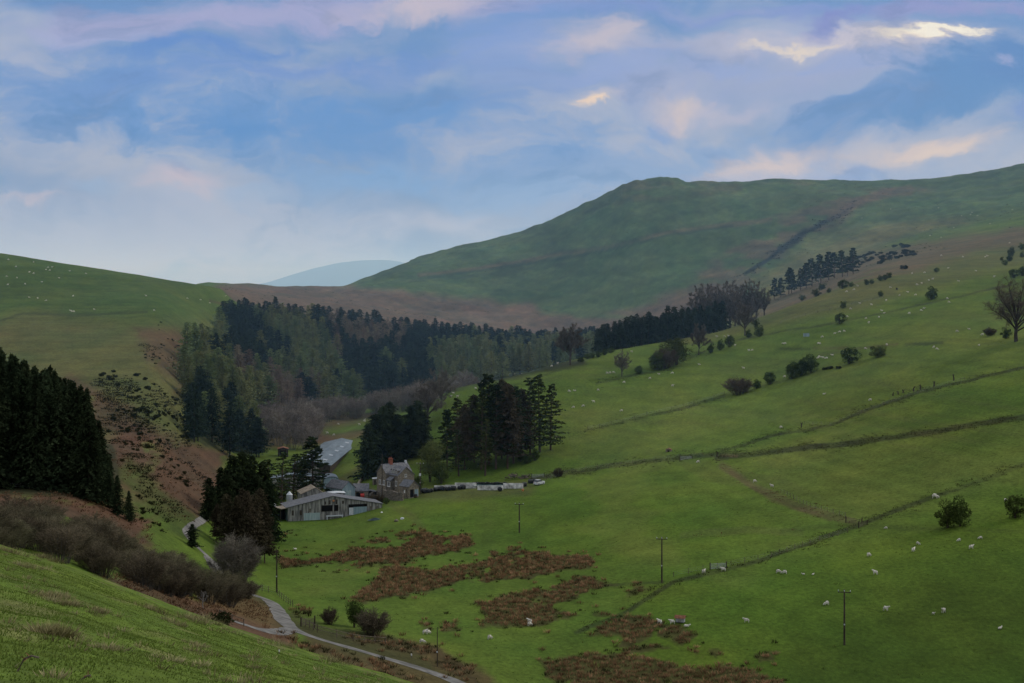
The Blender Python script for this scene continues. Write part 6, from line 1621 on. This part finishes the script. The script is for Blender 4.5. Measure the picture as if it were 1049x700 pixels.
M_BANK = tinted(mat_noise('bank_growth', (.026, .034, .012), (.075, .068, .030), .4, 1, .02, 4, lo=.40, hi=.60))
def strip(P, a=2.2, b=1.2): return [(u, v-a) for u, v in P]+[(u, v+b) for u, v in P[::-1]]
cover('bank_growth', [(strip([(545, 491), (600, 481), (660, 473), (720, 467), (760, 465)], 2.5, 1.5), .9), (strip([(735, 470), (800, 462), (860, 455), (940, 445), (1000, 434), (1088, 422)], 3.2, 2), .9),
    (strip([(742, 461), (790, 447), (850, 436), (905, 414), (960, 397), (1000, 388), (1049, 376)]), .7), (strip([(600, 441), (650, 430), (700, 418), (742, 405)]), .7), (strip([(590, 648), (640, 628), (690, 596), (760, 580), (830, 556), (875, 540), (930, 518), (985, 500), (1049, 476)], 2.5, 2), .75),
    (strip([(612, 393), (640, 386), (680, 378), (740, 352)]), .6)], 230, 720, .6, 1.3, M_BANK, 8, .42, .3, .10, .22, 319, (-20, 220), .8, .5, 1.25)
cover('moor_grass', [([(200, 292), (420, 280), (650, 182), (1088, 172), (1088, 250), (860, 290), (700, 345), (560, 360), (200, 330)], .6)], 1050, 1950, 7, 12, M_MOORT, 7, .8, 1.2, .55, .46, 313, (-330, 660), 1.0, .7, 1.1)
cover('hill_grass', [([(-38, 262), (100, 277), (230, 300), (240, 340), (200, 400), (110, 410), (60, 370), (-38, 360)], .5)], 380, 940, 3.5, 6, M_TUFT, 6, .25, .4, .16, .46, 315, (-310, -70), 1.0, .7, 1.1)
# ------------------------------------------------------------------ near grass
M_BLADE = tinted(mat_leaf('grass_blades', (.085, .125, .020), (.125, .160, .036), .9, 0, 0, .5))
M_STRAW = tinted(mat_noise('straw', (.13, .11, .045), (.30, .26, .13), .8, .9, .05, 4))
rg = np.random.default_rng(31)
NB = 120000
Yg = 12+60*rg.random(NB)**.8; ug = -70+560*rg.random(NB)
xg = (ug-CU)/F*Yg; zg = bil(Z, ug, Yg)
patch = fbm(xg/1.3, Yg/1.9, 3, 171); hgt = .03+.03*sstep(.35, .75, patch)+.03*rg.random(NB)
D = np.stack([rg.normal(size=NB)*.55+.2, rg.normal(size=NB)*.5, np.ones(NB)], 1)
Vg = kites(np.stack([xg, Yg, zg-.02], 1), D, hgt, .012+.014*rg.random(NB), rg)
tag(link('grass', quads_mesh('grass', Vg, M_BLADE, 1, .75, 1.15, .3, 3)), kind='stuff')
# pale dead tussocks
TS = [(58, 651, 19, 90, .34), (57, 612, 26, 60, .26), (40, 608, 28, 60, .22), (60, 618, 26, 60, .24), (80, 621, 28, 60, .22), (100, 627, 27, 60, .22), (12, 567, 60, 60, .25), (30, 583, 50, 60, .22), (45, 573, 60, 60, .22), (160, 627, 50, 60, .22), (182, 640, 48, 60, .22), (200, 637, 55, 60, .24), (216, 638, 60, 60, .22), (340, 678, 60, 60, .24), (292, 662, 60, 60, .2), (195, 660, 40, 50, .2), (105, 665, 24, 50, .18)]
px, py, hh = [], [], []
for u, v, y, n, h in TS:
    p = spot(u, v, 13, 100)
    for k in range(n//6):
        px.append(p.x+rg.normal()*.12*(p.y/25)); py.append(p.y+rg.normal()*.25*(p.y/25)); hh.append(h*(.7+.5*rg.random())*max(1, p.y/45))
for k in range(420):
    Y_ = 14+82*rg.random(); u_ = -60+500*rg.random(); x_ = (u_-CU)/F*Y_
    if fbm(np.array([x_/3.]), np.array([Y_/5.]), 2, 191)[0] < .52: continue
    px.append(x_); py.append(Y_); hh.append(.10+.10*rg.random()+Y_*.0012)
px, py, hh = map(np.array, (px, py, hh))
Vt = tufts(px, py, ground(px, py), rg, 34, hh, .09, .6, .016)
tag(link('dead_grass', quads_mesh('dead_grass', Vt, M_STRAW, 34, .5, 1.3, .3, 4)), kind='stuff')
# fallen sticks in the near grass
for i, (pts, l) in enumerate((([(18, 688), (24, 676), (32, 672), (40, 674)], 'brown dead bracken stalk bent over in the near grass at the left edge'), ([(25, 692), (34, 698), (46, 704)], 'brown dead stalk lying lowest in the corner of the near grass'), ([(82, 698), (88, 693), (93, 692)], 'pale bent stick in the near grass along the bottom edge'), ([(22, 640), (24, 645), (26, 650)], 'short dark stalk near the pale grass tussock'))):
    p0 = spot(pts[0][0], pts[0][1], 13, 60); o = empty('dead_stalk', p0); tag(o, l, 'dead stalk')
    Pp = [spotY(u, v, p0.y)-p0 for u, v in pts]
    m = MB(); m.tube([Vector((0, 0, -.05))]+Pp, [.014]*(len(Pp)+1), 5); m.build('stem', M_WOOD, o)
    m = MB()
    for k in range(5):
        q = Pp[1].lerp(Pp[2], k/5); m.tube([q, q+Vector((rs.uniform(-.06, .06), rs.uniform(-.1, .1), rs.uniform(-.05, .06)))], [.008, .003], 3)
    m.build('frond', M_RUST, o)
